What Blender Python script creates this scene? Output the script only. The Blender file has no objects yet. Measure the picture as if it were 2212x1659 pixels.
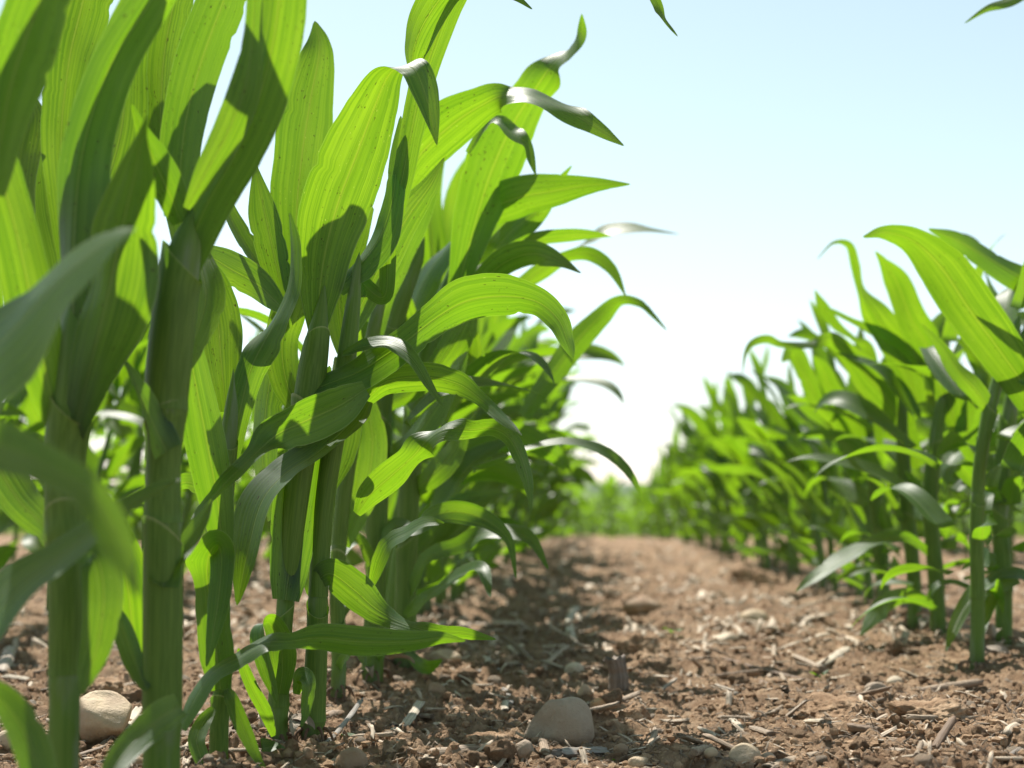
import bpy, bmesh, math, random
import numpy as np
from mathutils import Vector, Matrix

random.seed(7)
rng = np.random.default_rng(11)
scene = bpy.context.scene
COL = scene.collection

# ------------------------------------------------------------------ camera frame
CAM_H = 0.30
FPX = 1024 * 50 / 36.0
PITCH = math.atan(106 / FPX)
YAW = math.atan(93 / FPX)
CAM = np.array([0.0, 0.0, CAM_H])
ROT = np.array(Matrix.Rotation(YAW, 3, 'Z') @ Matrix.Rotation(math.pi / 2 + PITCH, 3, 'X'))
KU = 1024 / 2212.0


def P(u, v, d):
    """photo point (u, v on a 2212 px wide print) -> world point at distance d along the rows"""
    u = np.asarray(u, float); v = np.asarray(v, float); d = np.asarray(d, float)
    c = np.stack([(u * KU - 512) / FPX, -(v * KU - 384) / FPX, -np.ones_like(u)], -1)
    r = c @ ROT.T
    return CAM + r * (d / r[..., 1])[..., None]


# ------------------------------------------------------------------ noise and ground height
def _hash(ix, iy, iz, s):
    h = (ix * 374761393 + iy * 668265263 + iz * 2147483647 + s * 974634721) & 0xFFFFFFFF
    h = ((h ^ (h >> 13)) * 1274126177) & 0xFFFFFFFF
    h = ((h ^ (h >> 16)) * 2246822519) & 0xFFFFFFFF
    return ((h ^ (h >> 15)) & 0xFFFFFF) / float(0xFFFFFF)


def vnoise2(x, y, s=0):
    x = np.asarray(x, float); y = np.asarray(y, float)
    ix = np.floor(x).astype(np.int64); iy = np.floor(y).astype(np.int64)
    fx = x - ix; fy = y - iy
    fx = fx * fx * fx * (fx * (fx * 6 - 15) + 10); fy = fy * fy * fy * (fy * (fy * 6 - 15) + 10)
    z = np.zeros_like(ix)
    a = _hash(ix, iy, z, s); b = _hash(ix + 1, iy, z, s)
    c = _hash(ix, iy + 1, z, s); d = _hash(ix + 1, iy + 1, z, s)
    return (a + (b - a) * fx) * (1 - fy) + (c + (d - c) * fx) * fy


def vnoise3(p, s=0):
    p = np.asarray(p, float)
    i = np.floor(p).astype(np.int64); f = p - i
    f = f * f * (3 - 2 * f)
    r = 0
    for dx in (0, 1):
        for dy in (0, 1):
            for dz in (0, 1):
                w = (f[..., 0] if dx else 1 - f[..., 0]) * (f[..., 1] if dy else 1 - f[..., 1]) * (f[..., 2] if dz else 1 - f[..., 2])
                r = r + w * _hash(i[..., 0] + dx, i[..., 1] + dy, i[..., 2] + dz, s)
    return r


def slope(y):
    t = (np.asarray(y, float) - 8.0) / 1.2
    return -0.030 * 1.2 * np.where(t > 20, t, np.log1p(np.exp(np.clip(t, -30, 20))))


def ground_z(x, y):
    x = np.asarray(x, float); y = np.asarray(y, float)
    z = slope(y)
    z = z + 0.030 * (vnoise2(x * 2.3 + 7, y * 2.0, 1) - .5)
    z = z + 0.020 * (vnoise2(x * 8.1, y * 7.3 + 3, 2) - .5)
    b = 1 - np.abs(2 * vnoise2(x * 21 + 5, y * 19, 3) - 1)
    z = z + 0.015 * (b - .5)
    m = np.clip(vnoise2(x * 5.1 + 9, y * 5.3, 9) * 1.8 - .45, 0, 1)
    b2 = 1 - np.abs(2 * vnoise2(x * 57 + 2 * b, y * 53, 4) - 1)
    z = z + (0.005 + 0.009 * m) * (b2 - .5)
    z = z + (0.004 + 0.007 * m) * (vnoise2(x * 128, y * 121, 5) - .5)
    z = z + 0.0046 * (vnoise2(x * 290 + 1, y * 270, 6) - .5)
    z = z + .016 * (np.exp(-((x + .385) / .055) ** 2) + np.exp(-((x - .665) / .06) ** 2)) * (.4 + 1.2 * vnoise2(x * 0 + 3, y * 9, 12))
    # gentle mound in the near right of the path
    z = z + 0.030 * np.exp(-((x - 0.62) / 0.16) ** 2 - ((y - 1.72) / 0.22) ** 2)
    return z


def gz(x, y):
    return float(ground_z(np.array([x]), np.array([y]))[0])


def G(u, v):
    """photo point on the soil -> world point"""
    c = np.array([(u * KU - 512) / FPX, -(v * KU - 384) / FPX, -1.0])
    r = ROT @ c
    z = 0.0
    for _ in range(5):
        t = (z - CAM_H) / r[2]
        p = CAM + r * t
        z = gz(p[0], p[1])
    return np.array([p[0], p[1], z])


# ------------------------------------------------------------------ materials
class NT:
    def __init__(self, name):
        self.m = bpy.data.materials.new(name); self.m.use_nodes = True
        self.t = self.m.node_tree; self.t.nodes.clear()

    def n(self, typ, ins=None, **kw):
        nd = self.t.nodes.new(typ)
        for k, v in kw.items():
            setattr(nd, k, v)
        for k, v in (ins or {}).items():
            s = nd.inputs[k]
            if isinstance(v, bpy.types.NodeSocket):
                self.t.links.new(v, s)
            else:
                s.default_value = v
        return nd

    def math(self, op, a, b=0.0, c=0.0, clamp=False):
        return self.n('ShaderNodeMath', {0: a, 1: b, 2: c}, operation=op, use_clamp=clamp).outputs[0]

    def mix(self, f, a, b):
        nd = self.n('ShaderNodeMix', data_type='RGBA')
        for k, v in ((0, f), (6, a), (7, b)):
            if isinstance(v, bpy.types.NodeSocket):
                self.t.links.new(v, nd.inputs[k])
            else:
                nd.inputs[k].default_value = v if k == 0 or len(v) == 4 else (*v, 1)
        return nd.outputs[2]

    def ramp(self, f, stops):
        nd = self.n('ShaderNodeValToRGB', {0: f})
        e = nd.color_ramp.elements
        while len(e) < len(stops):
            e.new(0.5)
        for el, (p, c) in zip(e, stops):
            el.position = p; el.color = (*c, 1) if len(c) == 3 else c
        return nd.outputs[0]

    def noise(self, vec, scale, detail=2.0, rough=.5):
        return self.n('ShaderNodeTexNoise', {'Vector': vec, 'Scale': scale, 'Detail': detail, 'Roughness': rough}).outputs[0]

    def sstep(self, x, a, b):
        nd = self.n('ShaderNodeMapRange', {0: x, 1: a, 2: b, 3: 0.0, 4: 1.0}, interpolation_type='SMOOTHSTEP')
        return nd.outputs[0]

    def out(self, s):
        self.n('ShaderNodeOutputMaterial', {'Surface': s})
        return self.m


def rgb(*c):
    return (*c, 1.0)


def leaf_material(name, veins=1.0, damage=0.0):
    k = NT(name)
    uv = k.n('ShaderNodeUVMap').outputs[0]
    sp = k.n('ShaderNodeSeparateXYZ', {0: uv})
    u, v = sp.outputs[0], sp.outputs[1]
    rnd = k.n('ShaderNodeObjectInfo').outputs['Random']
    off = k.math('MULTIPLY', rnd, 37.0)
    vec = k.n('ShaderNodeCombineXYZ', {0: k.math('ADD', k.math('MULTIPLY', u, 38.0), off), 1: k.math('MULTIPLY', v, 2.2), 2: off}).outputs[0]
    vein = k.noise(vec, 1.0, 2.0, .65)
    vec2 = k.n('ShaderNodeCombineXYZ', {0: k.math('ADD', k.math('MULTIPLY', u, 13.0), off), 1: k.math('MULTIPLY', v, 1.6), 2: off}).outputs[0]
    band = k.noise(vec2, 1.0, 1.0, .5)
    vec3 = k.n('ShaderNodeCombineXYZ', {0: k.math('ADD', k.math('MULTIPLY', u, 3.0), off), 1: k.math('MULTIPLY', v, 9.0), 2: off}).outputs[0]
    blot = k.noise(vec3, 1.0, 3.0, .55)
    fine = k.sstep(vein, .40, .60)
    wide = k.sstep(band, .33, .67)
    du = k.math('ABSOLUTE', k.math('SUBTRACT', u, .5))
    rib = k.math('SUBTRACT', 1.0, k.sstep(du, .006, .024))
    groove = k.math('MULTIPLY', k.sstep(du, .02, .045), k.math('SUBTRACT', 1.0, k.sstep(du, .05, .09)))
    edge = k.sstep(du, .478, .498)
    mixv = k.math('ADD', k.math('MULTIPLY', fine, .62), k.math('MULTIPLY', wide, .38))
    # light coming through the blade
    tr = k.mix(mixv, rgb(.145, .325, .006), rgb(.275, .50, .010))
    tr = k.mix(k.sstep(blot, .35, .75), tr, k.mix(mixv, rgb(.195, .38, .006), rgb(.335, .56, .011)))
    tr = k.mix(k.math('MULTIPLY', k.sstep(rnd, .3, 1.0), .40), tr, rgb(.19, .42, .010))
    tr = k.mix(k.math('MULTIPLY', groove, .30), tr, rgb(.16, .30, .004))
    tr = k.mix(k.math('MULTIPLY', rib, .45), tr, rgb(.34, .42, .02))
    # light thrown back by the waxy face
    rf = k.mix(mixv, rgb(.032, .078, .030), rgb(.046, .100, .040))
    rf = k.mix(k.sstep(blot, .42, .70), rf, rgb(.062, .112, .066))
    rf = k.mix(k.math('MULTIPLY', rib, .85), rf, rgb(.16, .24, .09))
    rf = k.mix(k.math('MULTIPLY', edge, .8), rf, rgb(.30, .36, .22))
    if damage:
        oc = k.n('ShaderNodeTexCoord').outputs['Object']
        sp1 = k.noise(k.n('ShaderNodeCombineXYZ', {0: k.math('MULTIPLY', u, 24.0), 1: k.math('MULTIPLY', v, 150.0), 2: off}).outputs[0], 1.0, 3.0, .65)
        clump = k.sstep(k.noise(k.n('ShaderNodeCombineXYZ', {0: k.math('MULTIPLY', u, 4.0), 1: k.math('MULTIPLY', v, 18.0), 2: off}).outputs[0], 1.0, 2.0), .46, .60)
        spots = k.math('MULTIPLY', k.sstep(sp1, .625, .67), clump)
        pale = k.noise(k.n('ShaderNodeCombineXYZ', {0: k.math('MULTIPLY', u, 70.0), 1: k.math('MULTIPLY', v, 170.0), 2: k.math('ADD', off, 9.0)}).outputs[0], 1.0, 1.0)
        pal = k.math('MULTIPLY', k.sstep(pale, .76, .80), .8 * damage)
        tr = k.mix(k.math('MULTIPLY', spots, damage), tr, rgb(.05, .045, .01))
        rf = k.mix(k.math('MULTIPLY', spots, damage), rf, rgb(.05, .035, .015))
        tr = k.mix(pal, tr, rgb(.62, .72, .12))
        rf = k.mix(pal, rf, rgb(.30, .34, .20))
    hgt = k.math('ADD', k.math('MULTIPLY', vein, .5), k.math('ADD', k.math('MULTIPLY', band, 1.0), k.math('MULTIPLY', rib, 1.2)))
    bump = k.n('ShaderNodeBump', {'Height': hgt, 'Strength': .42 * veins, 'Distance': .0016}).outputs[0]
    rough = k.math('ADD', .35, k.math('MULTIPLY', blot, .22))
    pr = k.n('ShaderNodeBsdfPrincipled', {'Base Color': rf, 'Roughness': rough, 'Specular IOR Level': .46, 'Normal': bump})
    tl = k.n('ShaderNodeBsdfTranslucent', {'Color': tr, 'Normal': bump})
    sh = k.n('ShaderNodeMixShader', {0: .49, 1: pr.outputs[0], 2: tl.outputs[0]})
    return k.out(sh.outputs[0])


def stalk_material():
    k = NT('stalk_green')
    uv = k.n('ShaderNodeUVMap').outputs[0]
    sp = k.n('ShaderNodeSeparateXYZ', {0: uv}); u, v = sp.outputs[0], sp.outputs[1]
    rnd = k.math('MULTIPLY', k.n('ShaderNodeObjectInfo').outputs['Random'], 31.0)
    st = k.noise(k.n('ShaderNodeCombineXYZ', {0: k.math('MULTIPLY', u, 50.0), 1: k.math('MULTIPLY', v, 3.0), 2: rnd}).outputs[0], 1.0, 2.0, .6)
    bl = k.noise(k.n('ShaderNodeCombineXYZ', {0: k.math('MULTIPLY', u, 5.0), 1: k.math('MULTIPLY', v, 14.0), 2: rnd}).outputs[0], 1.0, 3.0)
    c = k.mix(k.sstep(st, .35, .65), rgb(.105, .200, .034), rgb(.140, .245, .046))
    c = k.mix(k.sstep(bl, .45, .75), c, rgb(.185, .255, .140))
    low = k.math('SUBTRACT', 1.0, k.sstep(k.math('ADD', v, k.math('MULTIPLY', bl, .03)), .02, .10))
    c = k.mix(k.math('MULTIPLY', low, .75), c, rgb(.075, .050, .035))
    bump = k.n('ShaderNodeBump', {'Height': st, 'Strength': .16, 'Distance': .001}).outputs[0]
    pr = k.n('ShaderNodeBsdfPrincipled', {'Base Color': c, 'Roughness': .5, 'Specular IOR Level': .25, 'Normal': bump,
                                          'Subsurface Weight': 0.0})
    tl = k.n('ShaderNodeBsdfTranslucent', {'Color': rgb(.16, .40, .02)})
    sh = k.n('ShaderNodeMixShader', {0: .18, 1: pr.outputs[0], 2: tl.outputs[0]})
    return k.out(sh.outputs[0])


def sheath_material():
    k = NT('sheath_green')
    uv = k.n('ShaderNodeUVMap').outputs[0]
    sp = k.n('ShaderNodeSeparateXYZ', {0: uv}); u, v = sp.outputs[0], sp.outputs[1]
    rnd = k.math('MULTIPLY', k.n('ShaderNodeObjectInfo').outputs['Random'], 31.0)
    st = k.noise(k.n('ShaderNodeCombineXYZ', {0: k.math('MULTIPLY', u, 44.0), 1: k.math('MULTIPLY', v, 3.0), 2: rnd}).outputs[0], 1.0, 2.0, .6)
    c = k.mix(k.sstep(st, .35, .65), rgb(.115, .210, .036), rgb(.155, .262, .050))
    top = k.sstep(v, .978, .996)
    c = k.mix(k.math('MULTIPLY', top, .7), c, rgb(.40, .44, .22))
    tr = k.mix(k.sstep(st, .35, .65), rgb(.22, .52, .015), rgb(.36, .70, .03))
    bump = k.n('ShaderNodeBump', {'Height': st, 'Strength': .16, 'Distance': .001}).outputs[0]
    pr = k.n('ShaderNodeBsdfPrincipled', {'Base Color': c, 'Roughness': .48, 'Specular IOR Level': .28, 'Normal': bump})
    tl = k.n('ShaderNodeBsdfTranslucent', {'Color': tr})
    sh = k.n('ShaderNodeMixShader', {0: .30, 1: pr.outputs[0], 2: tl.outputs[0]})
    return k.out(sh.outputs[0])


def soil_material(name='soil', clod=False):
    k = NT(name)
    co = k.n('ShaderNodeTexCoord').outputs['Object']
    a = k.noise(co, 5.0, 4.0, .6); b = k.noise(co, 38.0, 5.0, .65); c = k.noise(co, 190.0, 5.0, .72); d = k.noise(co, 700.0, 2.0, .6)
    col = k.ramp(b, [(.30, (.225, .135, .078)), (.50, (.395, .262, .160)), (.72, (.575, .418, .282))])
    col = k.mix(k.sstep(a, .38, .66), k.mix(.45, col, rgb(.150, .088, .052)), col)
    col = k.mix(k.math('MULTIPLY', k.sstep(c, .56, .74), .55), col, rgb(.54, .42, .30))
    col = k.mix(k.math('MULTIPLY', k.math('SUBTRACT', 1.0, k.sstep(c, .28, .44)), .55), col, rgb(.105, .066, .042))
    h = k.math('ADD', k.math('MULTIPLY', b, .6), k.math('ADD', k.math('MULTIPLY', c, .75), k.math('MULTIPLY', d, .25)))
    bump = k.n('ShaderNodeBump', {'Height': h, 'Strength': 1.0, 'Distance': .010 if not clod else .004}).outputs[0]
    pr = k.n('ShaderNodeBsdfPrincipled', {'Base Color': col, 'Roughness': .92, 'Specular IOR Level': .15, 'Normal': bump})
    return k.out(pr.outputs[0])


def stone_material(name, stops, speck=.5):
    k = NT(name)
    co = k.n('ShaderNodeTexCoord').outputs['Object']
    rnd = k.n('ShaderNodeObjectInfo').outputs['Random']
    co2 = k.n('ShaderNodeVectorMath', {0: co, 1: k.n('ShaderNodeCombineXYZ', {0: rnd, 1: rnd, 2: rnd}).outputs[0]}, operation='ADD').outputs[0]
    base = k.ramp(rnd, stops)
    a = k.noise(co2, 45.0, 4.0, .6); b = k.noise(co2, 260.0, 4.0, .7); c = k.noise(co2, 18.0, 2.0)
    col = k.mix(k.sstep(a, .35, .7), base, k.mix(.5, base, rgb(.42, .33, .24)))
    col = k.mix(k.math('MULTIPLY', k.sstep(b, .58, .75), speck), col, rgb(.16, .12, .085))
    col = k.mix(k.math('MULTIPLY', k.sstep(c, .46, .68), .55), col, rgb(.26, .17, .105))
    oz = k.n('ShaderNodeSeparateXYZ', {0: k.n('ShaderNodeTexCoord').outputs['Generated']}).outputs[2]
    dirt = k.math('SUBTRACT', 1.0, k.sstep(k.math('ADD', oz, k.math('MULTIPLY', k.math('SUBTRACT', a, .5), .7)), .22, .58))
    col = k.mix(k.math('MULTIPLY', dirt, .8), col, rgb(.27, .175, .10))
    h = k.math('ADD', a, k.math('MULTIPLY', b, .4))
    bump = k.n('ShaderNodeBump', {'Height': h, 'Strength': 1.0, 'Distance': .004}).outputs[0]
    pr = k.n('ShaderNodeBsdfPrincipled', {'Base Color': col, 'Roughness': .72, 'Specular IOR Level': .3, 'Normal': bump})
    return k.out(pr.outputs[0])


def straw_material(name, stops):
    k = NT(name)
    uv = k.n('ShaderNodeUVMap').outputs[0]
    sp = k.n('ShaderNodeSeparateXYZ', {0: uv}); u, v = sp.outputs[0], sp.outputs[1]
    rnd = k.n('ShaderNodeObjectInfo').outputs['Random']
    ro = k.math('MULTIPLY', rnd, 43.0)
    base = k.ramp(rnd, stops)
    st = k.noise(k.n('ShaderNodeCombineXYZ', {0: k.math('MULTIPLY', u, 26.0), 1: k.math('MULTIPLY', v, 14.0), 2: ro}).outputs[0], 1.0, 3.0, .65)
    bl = k.noise(k.n('ShaderNodeCombineXYZ', {0: k.math('MULTIPLY', u, 6.0), 1: k.math('MULTIPLY', v, 60.0), 2: ro}).outputs[0], 1.0, 3.0)
    col = k.mix(k.sstep(st, .32, .62), k.mix(.65, base, rgb(.07, .050, .035)), base)
    col = k.mix(k.math('MULTIPLY', k.sstep(bl, .52, .72), .5), col, rgb(.17, .115, .075))
    bump = k.n('ShaderNodeBump', {'Height': st, 'Strength': .8, 'Distance': .0015}).outputs[0]
    pr = k.n('ShaderNodeBsdfPrincipled', {'Base Color': col, 'Roughness': .68, 'Specular IOR Level': .3, 'Normal': bump})
    return k.out(pr.outputs[0])


M_LEAF = leaf_material('maize_leaf', 1.0, 1.0)
M_LEAF_FAR = leaf_material('maize_leaf_plain', .8, 0.0)
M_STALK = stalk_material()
M_SHEATH = sheath_material()
M_SOIL = soil_material('soil')
M_CLOD = soil_material('soil_clod', True)
M_STONE = stone_material('field_stone', [(0.0, (.40, .30, .20)), (.3, (.46, .37, .27)), (.55, (.34, .25, .18)), (.8, (.50, .33, .20)), (1.0, (.52, .46, .38))])
M_GREYSTONE = stone_material('grey_stone', [(0.0, (.34, .26, .19)), (1.0, (.34, .26, .19))], .45)
M_CREAM = stone_material('cream_stone', [(0.0, (.50, .385, .25)), (1.0, (.50, .385, .25))], .35)
M_ORANGE = stone_material('orange_stone', [(0.0, (.50, .27, .12)), (1.0, (.50, .27, .12))], .15)
M_BROWNST = stone_material('brown_stone', [(0.0, (.30, .185, .105)), (1.0, (.30, .185, .105))], .35)
M_WHITEST = stone_material('white_stone', [(0.0, (.55, .46, .34)), (1.0, (.55, .46, .34))], .25)
M_STRAW = straw_material('dry_straw', [(0.0, (.30, .205, .135)), (.3, (.44, .34, .24)), (.6, (.24, .165, .11)), (.8, (.50, .42, .32)), (1.0, (.36, .29, .23))])
M_PALE = straw_material('pale_straw', [(0.0, (.56, .49, .38)), (1.0, (.50, .42, .31))])
M_BROWN = straw_material('brown_straw', [(0.0, (.17, .105, .065)), (1.0, (.24, .16, .10))])
M_DARKW = straw_material('dark_wood', [(0.0, (.20, .165, .135)), (1.0, (.20, .165, .135))])
M_GREYW = straw_material('weathered_grey', [(0.0, (.22, .19, .165)), (1.0, (.40, .37, .33))])


# ------------------------------------------------------------------ object helpers
def mesh_obj(name, verts, faces, mat, parent=None, uvs=None, smooth=True, loc=None):
    me = bpy.data.meshes.new(name)
    verts = np.asarray(verts, float)
    me.from_pydata(verts.tolist(), [], faces)
    me.update()
    if uvs is not None:
        ly = me.uv_layers.new(name='UVMap')
        li = np.empty(len(me.loops), np.int32); me.loops.foreach_get('vertex_index', li)
        ly.data.foreach_set('uv', np.asarray(uvs, np.float32)[li].ravel())
    if smooth:
        me.polygons.foreach_set('use_smooth', [True] * len(me.polygons))
    me.materials.append(mat)
    o = bpy.data.objects.new(name, me); COL.objects.link(o)
    if parent is not None:
        o.parent = parent
    if loc is not None:
        o.location = loc
    return o


def tag(o, label=None, cat=None, group=None, kind=None):
    if label: o['label'] = label
    if cat: o['category'] = cat
    if group: o['group'] = group
    if kind: o['kind'] = kind
    return o


def empty(name, loc):
    o = bpy.data.objects.new(name, None); COL.objects.link(o)
    o.location = loc; o.empty_display_size = .02
    return o


def cr(pts, n):
    """Catmull-Rom through control rows, n samples"""
    p = np.asarray(pts, float)
    p = np.vstack([2 * p[0] - p[1], p, 2 * p[-1] - p[-2]])
    m = len(p) - 3
    t = np.linspace(0, m, n)
    i = np.minimum(t.astype(int), m - 1); f = (t - i)[:, None]
    a, b, c, d = p[i], p[i + 1], p[i + 2], p[i + 3]
    return .5 * (2 * b + (c - a) * f + (2 * a - 5 * b + 4 * c - d) * f ** 2 + (3 * b - a - 3 * c + d) * f ** 3)


def nrm(v):
    return v / np.maximum(np.linalg.norm(v, axis=-1, keepdims=True), 1e-9)


def ribbon(S, A, N, W, fold, ripple, seed, nu=9, freq=None):
    r = np.random.default_rng(seed)
    n = len(S)
    seg = np.r_[0, np.cumsum(np.linalg.norm(np.diff(S, axis=0), axis=1))]
    t = np.linspace(-1, 1, nu)
    fold = np.broadcast_to(fold, (n,))
    f1 = r.uniform(18, 30) if freq is None else freq
    ph = r.uniform(0, 6.28, 4)
    env = np.clip(np.minimum(np.linspace(0, 1, n) / .12, (1 - np.linspace(0, 1, n)) / .15), 0, 1)
    wob = [np.sin(f1 * seg + ph[0]) + .6 * np.sin(f1 * 2.3 * seg + ph[1]), np.sin(f1 * 1.1 * seg + ph[2]) + .6 * np.sin(f1 * 2.1 * seg + ph[3])]
    # slightly uneven blade edges
    eg = [1 + .025 * (vnoise2(seg * 90, seg * 0 + seed, 1) - .5) + .12 * (vnoise2(seg * 18, seg * 0 + seed, 2) - .5),
          1 + .025 * (vnoise2(seg * 90, seg * 0 + seed, 3) - .5) + .12 * (vnoise2(seg * 18, seg * 0 + seed, 4) - .5)]
    if nu >= 9:
        for sd in (0, 1):       # small nicks in the margins
            for _ in range(r.integers(0, 3)):
                eg[sd] = eg[sd] - r.uniform(.04, .16) * np.exp(-((seg - r.uniform(.1, .95) * seg[-1]) / r.uniform(.0025, .006)) ** 2)
    V = np.zeros((n, nu, 3)); UV = np.zeros((n, nu, 2))
    for j, tt in enumerate(t):
        sd = 0 if tt < 0 else 1
        w = W * eg[sd]
        x = w * tt * np.cos(fold)
        h = w * (abs(tt) ** 1.3) * np.sin(fold) + ripple * W * abs(tt) ** 2 * wob[sd] * env
        V[:, j] = S + A * x[:, None] + N * h[:, None]
        UV[:, j, 0] = (tt + 1) / 2; UV[:, j, 1] = seg
    F = [(i * nu + j, i * nu + j + 1, (i + 1) * nu + j + 1, (i + 1) * nu + j) for i in range(n - 1) for j in range(nu - 1)]
    return V.reshape(-1, 3), F, UV.reshape(-1, 2)


def hero_leaf(plant, d0, d1, pts, fold=12, ripple=.06, seed=None, name='leaf', mat=None, dpow=1.0):
    """blade through photo points (u, v, half width, roll in degrees); depth runs d0 -> d1 along it"""
    pts = [(p[0], p[1], p[2], p[3] if len(p) > 3 else 0) for p in pts]
    du_, dv_ = pts[-1][0] - pts[0][0], pts[-1][1] - pts[0][1]
    sg_ = -1 if (du_ < 0 and abs(du_) > .4 * abs(dv_)) else 1
    q_ = []
    for (a_, b_, w_, f_) in pts:
        if 25 <= f_ <= 60:
            g_ = min(f_ + 20, 66)
            w_ *= min(1.45, math.cos(math.radians(f_)) / math.cos(math.radians(g_))); f_ = g_
        q_.append((a_, b_, w_, f_ * sg_))
    pts = q_
    seed = seed if seed is not None else int(abs(pts[0][0] * 7 + pts[-1][1] * 13)) % 9973
    n = max(48, 11 * len(pts))
    c = cr(pts, n)
    s = np.linspace(0, 1, n) ** dpow
    d = d0 + (d1 - d0) * s
    S = P(c[:, 0], c[:, 1], d)
    W = np.maximum(c[:, 2], .15) * KU * d / FPX; ripple = ripple * 1.7
    W[-1] *= .2
    T = nrm(np.gradient(S, axis=0))
    Vw = nrm(S - CAM)
    A0 = nrm(np.cross(T, Vw)); B0 = nrm(np.cross(A0, T))
    ph = np.radians(c[:, 3])[:, None]
    A = np.cos(ph) * A0 + np.sin(ph) * B0
    N = nrm(np.cross(T, A))
    sg = np.sum(N[:, 2]) + .4 * np.sum(N[:, 1])
    if sg < 0: N = -N
    V, F, UV = ribbon(S, A, N, W, math.radians(fold), ripple, seed)
    base = np.array(plant.location)
    return mesh_obj(name, V - base, F, mat or M_LEAF, plant, UV)


def tube(pts, rad, nr=14, aspect=1.0):
    """tube through 3-D points with radii -> verts, faces, uvs (v in metres)"""
    S = np.asarray(pts, float); n = len(S)
    T = nrm(np.gradient(S, axis=0))
    ref = np.array([1.0, 0, 0]) if abs(T[0][0]) < .8 else np.array([0, 0, 1.0])
    A = nrm(np.cross(np.cross(T, ref), T)); B = np.cross(T, A)
    seg = np.r_[0, np.cumsum(np.linalg.norm(np.diff(S, axis=0), axis=1))]
    V, UV = [], []
    for i in range(n):
        for j in range(nr + 1):
            a = 2 * math.pi * j / nr
            V.append(S[i] + rad[i] * (math.cos(a) * A[i] * aspect + math.sin(a) * B[i]))
            UV.append((j / nr, seg[i]))
    F = [(i * (nr + 1) + j, i * (nr + 1) + j + 1, (i + 1) * (nr + 1) + j + 1, (i + 1) * (nr + 1) + j) for i in range(n - 1) for j in range(nr)]
    return np.array(V), F, np.array(UV)


def stalk_rad(s, base_r, top_r, nodes, L):
    r = base_r + (top_r - base_r) * s
    for nd in nodes:
        r = r * (1 + .10 * np.exp(-((s - nd) * L / .006) ** 2))
    r = r * (1 + .10 * np.exp(-(s * L / .02) ** 2))
    return r


def hero_stalk(plant, d, pts, nodes=(), sheaths=(), tipx=.35):
    """stalk through photo points (u, v, half width), first point on the ground; nodes/sheaths in 0..1 of its length"""
    c = cr(pts, 70)
    e_, f_ = np.array(pts[-1], float), np.array(pts[-2], float)
    tip = np.stack([e_ + (e_ - f_) * q_ * np.array([1, 1, 0]) - np.array([0, 0, e_[2] * min(1, q_) ** 1.2 * .97]) for q_ in (.25, .5, .75, 1.0)])
    tip[:, :2] = e_[:2] + (tip[:, :2] - e_[:2]) * tipx
    c = np.vstack([c, tip])
    S = P(c[:, 0], c[:, 1], np.full(len(c), d))
    R = c[:, 2] * KU * d / FPX
    L = float(np.sum(np.linalg.norm(np.diff(S, axis=0), axis=1)))
    s = np.linspace(0, 1, len(c))
    for nd in nodes:
        R = R * (1 + .12 * np.exp(-((s - nd) * L / .005) ** 2))
    base = np.array(plant.location)
    S[0, 2] -= .03
    V, F, UV = tube(S, R, 16)
    mesh_obj('stalk', V - base, F, M_STALK, plant, UV)
    for (a, b) in sheaths:
        ts = np.linspace(a, b, 26)
        SS = np.stack([np.interp(ts, s, S[:, i]) for i in range(3)], -1)
        q = (ts - a) / (b - a)
        RR = np.interp(ts, s, R) * (1.07 + .09 * q ** 6)
        V, F, UV = tube(SS, RR, 18)
        skew = float(vnoise2(np.array([a * 91 + d * 13]), np.array([b * 57]), 8)[0]) * 6.28
        V[:, 2] += np.repeat(q ** 5 * RR, 19) * np.tile(np.cos(np.linspace(0, 2 * math.pi, 19) + skew), 26) * .9
        UV[:, 1] = np.repeat(q, 19)
        mesh_obj('sheath', V - base, F, M_SHEATH, plant, UV)


# ---- free growing blades for the other plants of the rows
def grown_leaf(base, az, el, L, hw, droop, twist, curl, seed, n=26, nu=7, fold=16, ripple=.07):
    r = np.random.default_rng(seed)
    ds = L / (n - 1)
    S = [np.array(base, float)]; e = el; a = az
    dirs = []
    for i in range(n):
        q = i / (n - 1)
        e_q = el - droop * (q ** 2.3) + .16 * math.sin(q * 9 + seed)
        a_q = az + curl * q * q
        dv = np.array([math.cos(e_q) * math.cos(a_q), math.cos(e_q) * math.sin(a_q), math.sin(e_q)])
        dirs.append(dv)
        if i: S.append(S[-1] + dv * ds)
    S = np.array(S); T = nrm(np.array(dirs))
    q = np.linspace(0, 1, n)
    W = hw * np.clip((.42 + 1.9 * q) * (q < .30) + (q >= .30) * (1 - ((q - .30) / .70) ** 2.1) ** .9 * .99, .012, 1)
    W[0] = hw * .42
    side = np.stack([-np.sin(az + curl * q * q), np.cos(az + curl * q * q), np.zeros(n)], -1)
    up = nrm(np.cross(T, side)); up = np.where(up[:, 2:3] < -.2, up, up)
    tw = (twist * np.clip((q - .15) / .85, 0, 1) ** 1.3 + .35 * np.sin(q * 7 + seed * 1.7) * q)[:, None]
    A = np.cos(tw) * side + np.sin(tw) * up
    N = nrm(np.cross(T, A)) 
    if np.sum(N[: n // 2, 2]) < 0: N = -N
    fo = np.radians(fold) * (1.6 - q)
    return ribbon(S, nrm(A), N, W, fo, ripple, seed, nu)


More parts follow.
